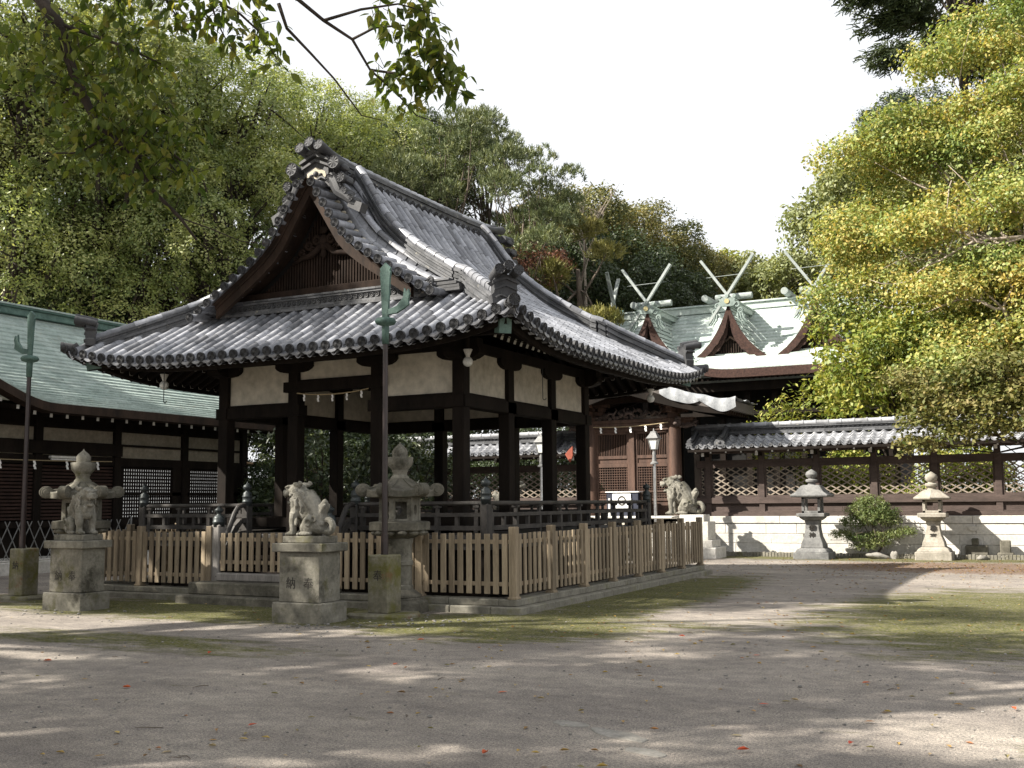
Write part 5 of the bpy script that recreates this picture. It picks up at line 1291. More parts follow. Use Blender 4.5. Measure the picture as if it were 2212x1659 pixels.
for y in cols[1:3]:
    for a, b in ((y+.11, y+2.49),):
        bk = MB(); bk.bx(-.07,-.05,a+.12,b-.35,1.30,2.68); bk.build('paper_backing', M_GLOWPAPER, LH)
        lt = MB(); n = 22; W_ = b-a-.47
        for i in range(n+1): q = a+.12+W_*i/n; lt.bx(-.05,-.02,q-.020,q+.020,1.24,2.72)
        for i in range(15): z = 1.27+i*.1; lt.bx(-.045,-.012,a,b,z-.024,z+.024)
        lt.bx(-.05,.04,a,b,1.90,2.0); lt.bx(-.05,.04,a,a+.12,1.24,2.72); lt.bx(-.05,.04,b-.35,b,1.24,2.72); lt.build('lattice_door', M_WOODD, LH)
sl = MB()
for y in cols[3:]:
    for i in range(16): z = 1.28+i*.09; sl.bx(-.05,.02,y+.11,y+2.49,z,z+.055)
sl.build('slatted_boards', surf('red_slats', (.022,.011,.008),(.045,.022,.016), 4, .8, .2, 30), LH)
pd = MB(); pd.bx(-6,1.2,-9,13.2,-.05,.30); pd.bx(-6,1.1,-9,13.1,.30,.34); pd.build('stone_platform', M_STONEL, LH, bevel=.02)
sc_ = thing('scissor_gate', 'folding grey metal scissor gate standing along the platform of the left hall', 'gate', (-15.35,0,.34))
mb = MB()
for i in range(42):
    y = -6+i*.31
    mb.beam((0,y,.0),(0,y+.46,.92),.012,.022); mb.beam((.014,y+.46,.0),(.014,y,.92),.012,.022)
mb.build('diagonal_bars', M_LAMPG, sc_); mb = MB(); mb.bx(-.02,.02,7.2,7.24,0,1.0); mb.bx(-.02,.02,-6.02,-5.98,0,1.0); mb.build('end_posts', M_LAMPG, sc_)
ft = thing('tube_light', 'short white fluorescent tube light fixed under the beam of the left hall', 'lamp', (-15.98,5.6,2.86))
mb = MB(); mb.bx(-.05,.05,-.55,.55,0,.06); mb.build('fitting', M_WHITE, ft); mb = MB(); mb.tube([(0,-.52,-.03),(0,.52,-.03)], .022, 8); mb.build('tube', M_PAPER, ft)
streamer_rope('streamer_rope', 'thin rope with small paper streamers under the beam of the left hall', (-15.9,1.0,2.80), (-15.9,7.0,2.82), .03, 6, .2, (1,0,0))
lt_ = thing('lean_to_roof', 'low brown sheet metal lean-to roof beyond the end of the left hall', 'shed', (-15.6,15.0,0))
mb = MB(); mb.add([(-1.6,-1.5,3.05),(2.4,-1.5,2.35),(2.4,1.6,2.35),(-1.6,1.6,3.05),(-1.6,-1.5,2.99),(2.4,-1.5,2.29),(2.4,1.6,2.29),(-1.6,1.6,2.99)], [(0,1,2,3),(7,6,5,4),(0,4,5,1),(1,5,6,2),(2,6,7,3),(3,7,4,0)]); mb.build('roof_sheet', M_BROWNROOF, lt_)
mb = MB(); mb.bx(-1.5,2.1,-1.2,1.5,0,2.3); mb.build('wall', M_WOODD, lt_)
vm = MB(); vm.prism([(.1,.05),(.26,-.2),(.32,-.1),(.36,.0),(.36,.30),(.22,.18)], lambda u, v, w: (u,w,v), -.03, .03)
tag(vm.build('vermilion_board', M_VERM, loc=(-6.75,16.6,3.05)), 'curved vermilion board leaning by the tiled wall end left of the gate', 'board')
# ================================================================== vegetation
L_CAMPH = leafmat('camphor_leaves', [(.115,.16,.055),(.215,.265,.095),(.335,.37,.15),(.48,.485,.24)], .40, .6)
L_DARK = leafmat('dark_evergreen_leaves', [(.026,.042,.016),(.045,.066,.026),(.078,.10,.042)], .22, .4)
L_BROAD = leafmat('olive_brown_leaves', [(.055,.07,.025),(.13,.135,.045),(.23,.205,.08),(.32,.26,.11)], .25, .3)
L_PINE = leafmat('pine_needles', [(.06,.085,.04),(.125,.15,.07),(.22,.235,.115)], .2, .25)
L_PINEY = leafmat('yellow_pine_needles', [(.10,.11,.035),(.20,.19,.06),(.30,.27,.1)], .2, .25)
L_LIGHT = leafmat('light_green_leaves', [(.14,.17,.07),(.22,.245,.11),(.32,.32,.17)], .34, .3)
L_YGREEN = leafmat('yellow_green_leaves', [(.12,.15,.02),(.2,.22,.035),(.32,.30,.06)], .35, .3)
L_YELLOW = leafmat('autumn_yellow_leaves', [(.09,.14,.04),(.165,.225,.06),(.265,.30,.09),(.40,.37,.12),(.46,.34,.10)], .34, .3)
L_SHRUB = leafmat('yellow_green_shrub_leaves', [(.09,.13,.02),(.17,.215,.04),(.29,.29,.07),(.42,.37,.09)], .32, .3)  # yellow-green leaf tones of the bushes and young stems
L_MAPLE = leafmat('maple_leaves', [(.05,.07,.018),(.11,.12,.035),(.19,.175,.065),(.26,.21,.09)], .25, .2)
L_GLOSSY = leafmat('glossy_leaves', [(.014,.026,.009),(.03,.048,.014),(.085,.10,.03)], .2, .6)
L_FIR = leafmat('fir_needles', [(.022,.035,.016),(.04,.055,.024),(.07,.085,.035)], .15, .2)
L_CLIP = leafmat('clipped_shrub_leaves', [(.05,.085,.03),(.11,.15,.05),(.2,.22,.085)], .25, .3)
L_RED = leafmat('russet_leaves', [(.10,.05,.04),(.18,.085,.065),(.24,.13,.09)], .25, .2)
L_NEAR = leafmat('near_branch_leaves', [(.040,.070,.012),(.085,.122,.02),(.145,.17,.032),(.23,.21,.05)], .48, .3)

def quads_mesh(name, mat, P, tone):
    """P (n,4,3) array of quads"""
    n = len(P); me = bpy.data.meshes.new(name)
    me.vertices.add(n*4); me.loops.add(n*4); me.polygons.add(n)
    me.vertices.foreach_set('co', P.astype(np.float32).ravel())
    me.loops.foreach_set('vertex_index', np.arange(n*4, dtype=np.int32))
    me.polygons.foreach_set('loop_start', np.arange(0, n*4, 4, dtype=np.int32))
    try: me.polygons.foreach_set('loop_total', np.full(n, 4, dtype=np.int32))
    except Exception: pass
    me.update(calc_edges=True)
    a = me.attributes.new('tone', 'FLOAT', 'FACE'); a.data.foreach_set('value', np.clip(tone, 0, 1).astype(np.float32))
    me.materials.append(mat); return me
def unit(a): return a / np.maximum(np.linalg.norm(a, axis=-1, keepdims=True), 1e-9)
def tips_on(blobs, n, r_, top=.25, thick=.35, cull=.78):
    B = np.array(blobs, float)                                      # cx cy cz rx ry rz
    w = (B[:,3]*B[:,4]+B[:,4]*B[:,5]+B[:,3]*B[:,5]); w /= w.sum()
    k = r_.choice(len(B), n, p=w); d = unit(r_.normal(size=(n,3)) + np.array([0,0,top]))
    rad = 1 - thick*r_.random(n)**2
    p = B[k,:3] + d*B[k,3:6]*rad[:,None]
    ok = np.ones(n, bool)
    for j in range(len(B)):
        q = np.linalg.norm((p-B[j,:3])/B[j,3:6], axis=1); ok &= ~((q < cull) & (k != j))
    return p[ok], d[ok], k[ok]
def leaves_at(tips, dirs, per, spread, Ln, Wn, r_, out=.55, up=.45, droop=.25, rnd=.55):
    n = len(tips)*per
    c = np.repeat(tips, per, 0) + r_.normal(size=(n,3))*spread
    d0 = np.repeat(dirs, per, 0)
    nrm = unit(d0*out + np.array([0,0,up]) + r_.normal(size=(n,3))*rnd)
    t = unit(np.cross(nrm, r_.normal(size=(n,3)))); t[:,2] -= droop; t = unit(t); b = unit(np.cross(nrm, t))
    s = (.65+.7*r_.random((n,1))); a = t*Ln*s*.5; w = b*Wn*s*.5
    P = np.stack([c-a, c+w-a*.15, c+a, c-w-a*.15], 1)
    return P
def crown_blobs(Rx, Rz, nb, r_, rs=(.30,.46), core=.5):
    B = [(0,0,0,Rx*core,Rx*core,Rz*core)]
    g = math.pi*(3-5**.5)
    for i in range(nb):
        z = 1-1.75*(i+.5)/nb; rr = math.sqrt(max(0,1-z*z)); a = g*i+r_.uniform(-.5,.5); q = .62+.26*r_.random(); s = r_.uniform(*rs)
        B.append((Rx*q*rr*math.cos(a), Rx*q*rr*math.sin(a), Rz*q*z, Rx*s, Rx*s*r_.uniform(.85,1.15), Rz*s*r_.uniform(.7,.95)))
    return B
def limbs(mb, base, top, r0, ends, r_, n=8, wig=.25):
    base, top = np.array(base, float), np.array(top, float); pts = []
    for i in range(7):
        q = i/6; p = base+(top-base)*q; p[:2] += r_.normal(size=2)*wig*(0 < i < 6); pts.append(p)
    mb.tube([Vector(p) for p in pts], [r0*(1.25 if i == 0 else 1-.65*i/6) for i in range(7)], n)
    for e in ends:
        e = np.array(e, float); q = r_.uniform(.45,.95); s = base+(top-base)*q; m1 = s+(e-s)*.4+r_.normal(size=3)*wig*1.2+np.array([0,0,.25*np.linalg.norm(e-s)*.3]); m2 = s+(e-s)*.75+r_.normal(size=3)*wig
        rr = r0*(1-.65*q)*.55
        mb.tube([Vector(s), Vector(m1), Vector(m2), Vector(e)], [rr, rr*.75, rr*.5, rr*.18], 6)
        for k in range(3):
            f = m1+(e-m1)*r_.uniform(.1,.9); h = f+r_.normal(size=3)*np.linalg.norm(e-s)*.10; mb.tube([Vector(f), Vector((f+h)/2+r_.normal(size=3)*.1), Vector(h)], [rr*.3, rr*.2, rr*.06], 5)
def lacy_blobs(Rx, Rz, nb, r_):
    B = []
    while len(B) < nb:
        p = r_.uniform(-1, 1, 3)
        if np.linalg.norm(p) > 1: continue
        s = r_.uniform(.13, .22); B.append((p[0]*Rx, p[1]*Rx, p[2]*Rz, Rx*s, Rx*s*r_.uniform(.8,1.3), Rx*s*.6))
    return B
PROTO = {}
def make_proto(kind):
    r_ = np.random.default_rng(abs(hash(kind)) % 1000 if False else sum(map(ord, kind)))
    mb = MB()
    if kind in ('camphor', 'camphor_b', 'loose'):
        R0 = 6.0; B = crown_blobs(R0, 5.4, 52 if kind != 'loose' else 22, r_, (.17,.29) if kind != 'loose' else (.22,.34), .42 if kind != 'loose' else .62)
        nt = {'camphor': 4300, 'camphor_b': 4300, 'loose': 520}[kind]
        per = 16 if kind != 'loose' else 12; t, d, k = tips_on(B, nt, r_, .45, .38); P = leaves_at(t, d, per, .17, .16 if per > 12 else .26, .085 if per > 12 else .14, r_, droop=.35, out=.75, up=.6, rnd=.42)
        bl = r_.normal(size=len(B))*.17; tone = np.repeat(.45+bl[k]+r_.normal(size=len(k))*.13, per)+r_.normal(size=len(P))*.16; mat = L_CAMPH; tm = M_TRUNKD
        ends = [b[:3] for b in B[1:]]
    elif kind == 'lacy':
        R0 = 6.0; B = lacy_blobs(R0*1.05, 5.0, 25, r_); t, d, k = tips_on(B, 1500, r_, .2, .8, .2); P = leaves_at(t, d, 11, .18, .24, .13, r_); tone = .45+r_.normal(size=len(P))*.2; mat = L_CAMPH; tm = M_TRUNKD; ends = [b[:3] for b in B]
    elif kind in ('dark', 'broad'):
        R0 = 5.0; B = crown_blobs(R0, 4.6, 44, r_, (.18,.30), .45); t, d, k = tips_on(B, 4800, r_, .4, .35); P = leaves_at(t, d, 11, .2, .19, .10, r_, out=.7)
        bl = r_.normal(size=len(B))*.16; tone = np.repeat(.45+bl[k]+r_.normal(size=len(k))*.14, 11)+r_.normal(size=len(P))*.16; mat = L_DARK if kind == 'dark' else L_BROAD; tm = M_TRUNKD; ends = [b[:3] for b in B[1:14]]
    elif kind in ('pine', 'pinelow'):
        R0 = 4.0 if kind == 'pine' else 2.5; B = []
        for i in range(30 if kind == 'pine' else 13):
            z = r_.uniform(-1,1); a = r_.uniform(0,6.28); q = r_.uniform(.25,.95)*(1-.45*abs(z)); s = r_.uniform(.16,.30)
            B.append((R0*q*math.cos(a), R0*q*math.sin(a), R0*1.1*z, R0*s, R0*s, R0*s*(.5 if kind == 'pinelow' else .62)))
        if kind == 'pine': B += [(.3,.2,R0*1.2,.5,.5,.9),(-1.4,.3,R0*1.0,.5,.5,.9),(1.9,-.6,R0*.95,.5,.5,.8)]
        t, d, k = tips_on(B, 2300 if kind == 'pine' else 900, r_, .6, .6, .6); per = 13; n = len(t)*per
        dd = unit(np.repeat(d, per, 0)*.5+np.array([0,0,.75])+r_.normal(size=(n,3))*.55); c = np.repeat(t, per, 0)+r_.normal(size=(n,3))*.05
        b = unit(np.cross(dd, r_.normal(size=(n,3)))); Ls = .20*(.7+.6*r_.random((n,1))); w = .020
        P = np.stack([c-b*w, c+b*w, c+dd*Ls+b*w*.5, c+dd*Ls-b*w*.5], 1); tone = np.repeat(.5+r_.normal(size=len(k))*.2, per)+r_.normal(size=n)*.12
        mat = L_PINE if kind == 'pine' else L_PINEY; tm = M_TRUNK; ends = [b[:3] for b in B]
    elif kind == 'light':
        R0 = 4.5; B = crown_blobs(R0, 4.4, 26, r_, (.24,.38)); t, d, k = tips_on(B, 2800, r_, .3, .45); P = leaves_at(t, d, 10, .22, .30, .16, r_, droop=.5); tone = np.repeat(.5+r_.normal(size=len(k))*.14, 10)+r_.normal(size=len(P))*.16; mat = L_LIGHT; tm = M_TRUNKD; ends = [b[:3] for b in B[1:12]]
    elif kind == 'red':
        R0 = 1.3; B = crown_blobs(R0, 1.2, 10, r_); t, d, k = tips_on(B, 420, r_, .3, .6); P = leaves_at(t, d, 6, .10, .13, .07, r_); tone = .5+r_.normal(size=len(P))*.25; mat = L_RED; tm = M_TRUNKD; ends = [b[:3] for b in B[1:]]
    elif kind == 'shrub':
        R0 = 2.4; B = crown_blobs(R0, 2.2, 22, r_, (.24,.40)); t, d, k = tips_on(B, 2000, r_, .3, .5); P = leaves_at(t, d, 8, .12, .15, .085, r_); tone = np.repeat(.45+r_.normal(size=len(k))*.18, 8)+r_.normal(size=len(P))*.16; mat = L_SHRUB; tm = M_TRUNKD; ends = [b[:3] for b in B[1:]]
    elif kind == 'glossy':
        R0 = 1.9; B = crown_blobs(R0, 1.9, 16, r_, (.22,.36)); t, d, k = tips_on(B, 620, r_, .2, .6); P = leaves_at(t, d, 8, .07, .16, .065, r_, out=.5, up=.6, droop=-.1); tone = np.repeat(.45+r_.normal(size=len(k))*.2, 8)+r_.normal(size=len(P))*.15; mat = L_GLOSSY; tm = M_TRUNKD; ends = [b[:3] for b in B[1:]]
    elif kind == 'fir':
        R0 = 5.0; B = []
        for i in range(60):
            z = r_.uniform(-1,1); a = r_.uniform(0,6.28); q = r_.uniform(.2,1.0); B.append((R0*q*math.cos(a), R0*q*math.sin(a), R0*z-.8*q*q, R0*.22, R0*.22, R0*.09))
        t, d, k = tips_on(B, 5200, r_, .0, .8, .3); per = 12; n = len(t)*per; dd = unit(unit(np.repeat(t, per, 0)*np.array([1,1,0]))*.8+np.array([0,0,-.25])+r_.normal(size=(n,3))*.5); c = np.repeat(t, per, 0)+r_.normal(size=(n,3))*.12; b = unit(np.cross(dd, r_.normal(size=(n,3))))
        P = np.stack([c-b*.03, c+b*.03, c+dd*.30+b*.015, c+dd*.30-b*.015], 1); tone = np.repeat(.45+r_.normal(size=len(k))*.2, per); mat = L_FIR; tm = M_TRUNKD; ends = [b[:3] for b in B]
    cr = quads_mesh('crown', mat, P, tone)
    limbs(mb, (0,0,-2.6*R0), (0,0,.25*R0), R0*(.085 if kind not in ('red','shrub','glossy','fir','pine') else .04), ends, r_, wig=.03*R0)
    PROTO[kind] = [R0, cr, mb, tm, None]
NAMES = {'camphor':'camphor_tree','camphor_b':'camphor_tree','loose':'camphor_tree','lacy':'camphor_tree','dark':'evergreen_tree','broad':'evergreen_tree','pine':'pine_tree','pinelow':'pine_tree','light':'broadleaf_tree','red':'russet_shrub','shrub':'leafy_shrub','glossy':'glossy_shrub','fir':'fir_tree'}
def tree(kind, x, y, z, Rr, label, rz=0, mat=None, sz=1.0, group=None):
    if kind not in PROTO: make_proto(kind)
    R0, cr, mb, tm, tk = PROTO[kind]; s = Rr/R0*(.88 if kind in ('camphor','camphor_b','dark','broad','light') else 1); zb = z-2.6*R0*s*sz
    t = thing(NAMES[kind], label, 'shrub' if 'shrub' in NAMES[kind] else 'tree', (x, y, z), rz, group); t.scale = (s, s, s*sz)
    o = bpy.data.objects.new('crown', cr); COL.objects.link(o); o.parent = t
    if mat: o.material_slots[0].link = 'OBJECT'; o.material_slots[0].material = mat
    if tk is None:
        k = mb.build('trunk', tm, t, smooth='all'); PROTO[kind][4] = k.data
    else:
        k = bpy.data.objects.new('trunk', tk); COL.objects.link(k); k.parent = t
    return t
GB = 'big camphor trees rising behind the left hall and the pavilion'
T = [('camphor',-28.8,13.8,19.0,7.2,'tallest camphor tree at the top left corner behind the left hall'),
('camphor_b',-26.9,16.2,16.6,6.6,'yellow green camphor tree behind the left hall, left of the roof peak'),
('camphor_b',-29.6,14.2,12.2,6.0,'camphor tree at the left edge just above the green hall roof'),
('camphor',-26.2,17.3,10.9,5.4,'low camphor crown above the end of the green hall roof'),
('camphor',-24.7,19.5,17.0,5.8,'camphor tree filling the sky left of the pavilion roof peak'),
('camphor_b',-22.2,19.1,12.4,5.2,'camphor tree just left of the pavilion gable, above its left roof'),
('camphor_b',-24.6,26.3,18.2,5.2,'camphor tree rising directly behind the pavilion roof peak'),
('camphor',-24.1,31.1,18.6,5.0,'camphor crown behind the ridge end tile, below the hanging branch'),
('dark',-26.4,32.0,18.7,4.6,'dark evergreen between the camphors behind the roof peak'),
('dark',-24.9,37.1,20.7,4.2,'dark rounded evergreen top left of the pines'),
('dark',-22.5,30.0,14.8,5.0,'dark evergreen behind the upper pavilion ridge'),
('pine',-17.2,27.0,13.9,4.4,'bushy pine tree behind the middle of the pavilion ridge'),
('pine',-16.8,30.2,15.9,3.5,'tall pine with upright tips against the white sky'),
('pine',-13.2,27.0,12.9,3.4,'pine with bare lower limbs behind the far end of the pavilion ridge'),
('broad',-16.4,39.7,15.3,5.1,'broad olive brown evergreen right of the pines'),
('broad',-14.8,45.0,15.5,5.0,'broad olive brown evergreen in the middle of the tree line'),
('broad',-12.9,48.4,14.0,4.6,'olive brown evergreen at the right end of the rounded crowns'),
('dark',-13.7,37.1,11.8,5,'dark evergreen below the olive crowns, behind the far roof end'),
('dark',-12.2,42.4,11.0,4.8,'dark evergreen behind the left crossed finial of the main hall'),
('pinelow',-11.2,28.3,10.9,3.3,'low yellowish pine with flat pads above the pavilion roof slope'),
('red',-12.5,26.6,11.6,1.3,'small russet leaved tree beside the low yellowish pine'),
('light',-12.4,54.9,14.8,4.2,'yellow green tree behind the middle crossed finial'),
('light',-6.8,49.2,13.2,4.0,'pale green tree between the middle and right crossed finials'),
('light',-1.3,42.5,15.8,4.4,'pale green tree behind the left side of the yellow tree'),
('dark',1.6,39.2,18.3,3.6,'blue green evergreen above the yellow tree, under the fir'),
('fir',4.9,27.5,23.2,4.9,'dark fir with drooping sprays at the top right corner'),
('shrub',2.6,21.4,5.6,2.7,'sunlit pale green bush over the wall, left part of the hedge row'),
('shrub',5.1,22.0,5.2,2.8,'sunlit green bush over the wall in the middle of the hedge row'),
('shrub',7.4,22.6,5.6,2.8,'green bush over the wall at the right edge of the hedge row'),
('shrub',1.2,20.3,1.9,1.5,'bright bush seen through the lattice left of the clipped shrub'),
('shrub',4.6,20.2,1.9,1.6,'bright bush seen through the lattice behind the sandy lantern'),
('shrub',7.6,20.4,1.8,1.6,'bush seen through the lattice near the right edge'),
('glossy',-11.8,11.0,2.6,1.95,'glossy leaved bush behind the pavilion, left of the lantern'),
('glossy',-10.1,12.9,2.7,1.9,'glossy leaved bush with sunlit top seen right through the pavilion'),
('dark',-18.5,30.8,6.9,5.0,'dark evergreen low behind the pavilion seen under its roof'),
('dark',-21.2,21.3,7.8,5.0,'dark evergreen low behind the end of the left hall'),
('dark',-29.4,17.5,9.0,5.0,'dark evergreen behind the left hall roof'),
('dark',-13.8,20.8,2.6,2.6,'dark bush behind the tiled wall left of the gate'),
('dark',-9.6,20.6,2.4,2.6,'dark bush behind the tiled wall just left of the gate pillar'),
('dark',-17.0,23.0,3.0,3.4,'dark bush deep behind the left end of the tiled wall'),
('dark',-17.8,19.0,3.4,3.4,'dark bush beyond the lean-to roof'),
('dark',-14.6,13.6,1.9,2.0,'dark bush beside the lean-to roof, left of the glossy bushes'),
('dark',-12.6,15.2,2.2,2.2,'dark bush between the lean-to and the tiled wall'),
('dark',-19.5,16.5,5.2,3.0,'dark evergreen close behind the end of the left hall'),
('light',6.4,31.5,12.0,5.6,'pale green tree close behind the middle of the yellow tree'),
('camphor',9.0,32,18,5.0,'tall camphor behind the top of the yellow tree'),
('dark',10.5,29,11.0,5,'dark evergreen close behind the yellow tree at the right edge'),
('shrub',9.6,20.8,2.3,2.0,'bush seen through the lattice at the very right edge'),
('dark',9.5,36,10.0,6,'dark evergreen behind the yellow tree'),
('camphor',13.5,31,12.0,6,'camphor tree behind the yellow tree at the right edge')]
for i, (k, x, y, z, r, lab) in enumerate(T):
    tree(k, x, y, z, r, lab, rz=i*1.7, mat=L_YGREEN if (k == 'light' and y > 52) else None, group='trees around the shrine' if 'shrub' not in NAMES[k] else None)

# yellow autumn tree leaning in from the right
def special(name, label, cat, base, blobs, ntips, per, spread, Ln, Wn, mat, tm, r0, seed, top, tone0=.5, thick=.6, extra=(), **kw):
    r_ = np.random.default_rng(seed); t = thing(name, label, cat, base)
    B = [(b[0]-base[0], b[1]-base[1], b[2]-base[2], *b[3:]) for b in blobs]
    tp, d, k = tips_on(B, ntips, r_, .3, thick, .55); P = leaves_at(tp, d, per, spread, Ln, Wn, r_, **kw)
    bl = r_.normal(size=len(B))*.10
    tone = np.repeat(tone0+bl[k]+r_.normal(size=len(k))*.14, per)+r_.normal(size=len(P))*.15
    o = bpy.data.objects.new('crown', quads_mesh('crown', mat, P, tone)); COL.objects.link(o); o.parent = t
    mb = MB(); limbs(mb, (0,0,-.2), tuple(np.array(top)-np.array(base)), r0, [b[:3] for b in B], r_, wig=.22)
    for pts, ra, rb in extra:
        q_ = [Vector(p)+Vector((0,.55,0))-Vector(base) for p in pts]; w_ = []
        for a, b in zip(q_, q_[1:]): w_ += [a, a.lerp(b, .5)+Vector(r_.normal(size=3)*.09)]
        w_.append(q_[-1]); mb.tube(w_, np.linspace(ra, rb, len(w_)).tolist(), 7)
        for a in w_[2::2]:
            e = a+Vector((-.5+r_.normal()*.4, r_.normal()*.3, .35+r_.normal()*.4)); mb.tube([a, a.lerp(e, .5)+Vector(r_.normal(size=3)*.06), e], [ra*.35, ra*.25, .006], 5)
    mb.build('trunk', tm, t, smooth='all'); return t
rr = np.random.default_rng(5); YB = []
YPOL = [(1.2,22,8.6),(2.0,22,10.0),(2.9,21.8,11.6),(4.0,21.5,13.2),(5.2,21.2,14.4),(6.6,21,15.6),(8.0,20.8,16.6),(9.6,20.6,17.2),(2.6,21.4,8.4),(3.6,21,9.8),(4.8,20.8,11.2),(6.0,20.4,12.6),(7.6,20.2,13.8),(9.2,20,14.6),(4.2,20.6,7.6),(5.6,20.2,9.0),(7.0,20,10.4),(8.6,19.8,11.6),(10.2,19.6,12.4),(5.4,20.0,6.4),(6.8,19.8,7.6),(8.2,19.6,8.8),(9.8,19.4,9.8),(3.0,21.2,6.9),(7.2,20.6,17.6),(8.8,20.8,15.2),(6.4,21.0,14.0),(8.2,20.4,12.4),(3.4,21.6,12.6),(2.4,21.8,11.0),(1.6,22,9.4),(3.1,21.8,14.0),(4.4,21.6,15.6),(2.3,22,12.7),(5.6,21.3,17.0),(5.4,19.2,7.7),(4.6,19.3,8.3),(6.3,19.1,7.9),(5.6,19.2,9.4),(4.4,19.3,10.0),(6.7,19.1,9.9),(5.2,19.1,5.5),(4.2,19.3,5.7),(6.6,19.0,6.4),(6.2,20.4,11.0),(4.6,21.2,12.4),(10,20.4,16),(7.6,19.6,6.2),(9.2,19.4,7.0),(1.9,21.8,7.4),(3.9,20.8,5.8)]
for x, y, z in YPOL: YB.append((x+rr.normal()*.3, y+rr.normal()*.5, z-.3+rr.normal()*.3, rr.uniform(1.1,1.7), rr.uniform(.95,1.5), rr.uniform(.42,.66)))
special('autumn_tree', 'large yellow leaved autumn tree with pale limbs leaning in from the right edge', 'tree', (9.6,20.9,0), YB, 11800, 12, .17, .12, .075, L_YELLOW, M_TRUNKP, .22, 8, (8.2,20.7,8.5), .51, extra=(
 ([(8.9,19.9,4.9),(7.6,19.2,5.4),(6.47,18.7,6.18),(5.96,18.6,7.0),(5.4,18.6,7.25),(4.77,18.7,7.37),(4.35,19.0,7.71)], .10, .02), ([(9.0,20,8.2),(7.8,19.2,8.7),(6.63,18.7,9.03),(5.38,18.6,9.01),(4.66,18.8,9.52),(4.01,19.2,9.84)], .085, .016), ([(8.8,19.8,4.6),(7.6,19.1,4.8),(6.4,18.6,4.99),(5.49,18.5,4.99),(4.88,18.6,5.44),(4.23,18.7,5.3),(3.45,19.0,5.12)], .075, .012),
 ([(6.63,18.7,9.03),(5.39,18.6,9.07),(4.39,18.7,8.6),(3.72,18.9,8.37),(2.92,19.4,8.16)], .05, .01), ([(8.6,19.8,9.4),(7.5,19.2,9.6),(6.67,18.7,9.73),(5.96,18.7,9.82),(5.45,19,10.37)], .06, .015), ([(5.96,18.6,7.0),(6.25,18.6,7.57),(5.86,18.7,7.96),(5.34,18.9,8.14)], .045, .012)))
MP = []
for x, y, z, r in ((3.9,14.4,4.6,.8),(4.6,14.2,4.2,.9),(5.4,14.0,4.5,1.0),(6.3,13.8,4.7,1.1),(4.3,14.0,3.6,.75),(5.2,13.8,3.75,.9),(6.1,13.6,3.9,1.0),(7.2,13.6,4.2,1.1),(4.1,14.2,2.95,.6),(5.0,13.7,3.2,.6),(6.9,13.4,3.3,.9),(5.9,13.5,3.3,.8),(7.9,13.2,4.6,1.2),(7.7,13.4,3.5,.9)): MP.append((x,y,z,r,r,r*.30))
special('maple_tree', 'maple branches with layered olive green leaves drooping before the wall roof at the right edge', 'tree', (9.6,13.2,0), MP, 1900, 9, .11, .12, .075, L_MAPLE, M_TRUNKD, .13, 9, (8.7,13.3,3.9), .5, .9, out=.2, up=.8, droop=.35)
# clipped shrub before the wall
CB = [(2.42,17.0,1.46,.46,.38,.24),(2.12,17.0,1.28,.42,.34,.2),(2.72,17.0,1.26,.42,.34,.2),(2.42,16.9,1.12,.58,.42,.2),(1.95,16.9,1.0,.36,.3,.14),(2.86,17,1.02,.38,.3,.14),(1.62,16.9,.66,.32,.24,.08),(2.15,16.85,.56,.40,.28,.09),(2.75,16.85,.62,.46,.32,.09),(3.22,16.9,.74,.36,.26,.08),(2.2,16.85,.34,.34,.26,.07),(2.6,16.85,.42,.32,.24,.07)]
special('clipped_shrub', 'small clipped evergreen shrub in rounded tiers before the stone wall between the two lanterns', 'shrub', (2.45,16.95,0), CB, 1500, 9, .045, .075, .022, L_CLIP, M_TRUNK, .04, 12, (2.45,16.95,1.1), .62, .5, out=.4, up=.5, droop=-.3, rnd=.7)
# young leafy stems behind the wall
for i, (x, y, h) in enumerate(((-1.2,19.6,4.3),(-.85,19.7,4.6),(-.5,19.5,4.85),(.1,19.8,5.2),(-.2,19.5,4.45))):
    r_ = np.random.default_rng(40+i); t = thing('young_plant', ['shortest slender leafy stem over the wall, nearest the gate', 'slender leafy stem over the wall, second from the gate', 'slender leafy stem over the wall in the middle of five', 'tallest slender leafy stem over the wall beside the bush', 'slender leafy stem over the wall, just left of the tallest'][i], 'plant', (x,y,0), 0, 'slender leafy stems behind the wall')
    tp = np.array([(r_.normal()*.09, r_.normal()*.09, h*q) for q in np.linspace(.6,1,26)]); P = leaves_at(tp, np.tile([[0,0,1.]], (26,1)), 12, .15, .17, .055, r_, droop=.3); o = bpy.data.objects.new('foliage', quads_mesh('foliage', L_SHRUB, P, .5+r_.normal(size=len(P))*.2)); COL.objects.link(o); o.parent = t
    mb = MB(); mb.tube([(0,0,0),(.03,.02,h*.5),(0,0,h)], [.03,.02,.006], 6); mb.build('stem', M_TRUNK, t)
# bare twigs against the sky
t = thing('bare_tree', 'leafless grey twigs standing against the sky right of the pines', 'tree', (-12.9,33.0,0)); mb = MB(); r_ = np.random.default_rng(77)
mb.tube([(0,0,0),(.1,0,8),(0,0,14)], [.14,.1,.06], 6)
for i in range(16):
    a = np.array([0,0,12.5+r_.random()*2]); b = a+np.array([r_.normal()*.9, r_.normal()*.6, 1.3+r_.random()*1.6]); mb.tube([Vector(a), Vector((a+b)/2+r_.normal(size=3)*.1), Vector(b)], [.035,.025,.008], 5)
    for k in range(3): c = a+(b-a)*r_.uniform(.4,.9); e = c+np.array([r_.normal()*.4, r_.normal()*.3, .5]); mb.tube([Vector(c), Vector(e)], [.014,.005], 4)
mb.build('branches', M_TRUNKP, t)

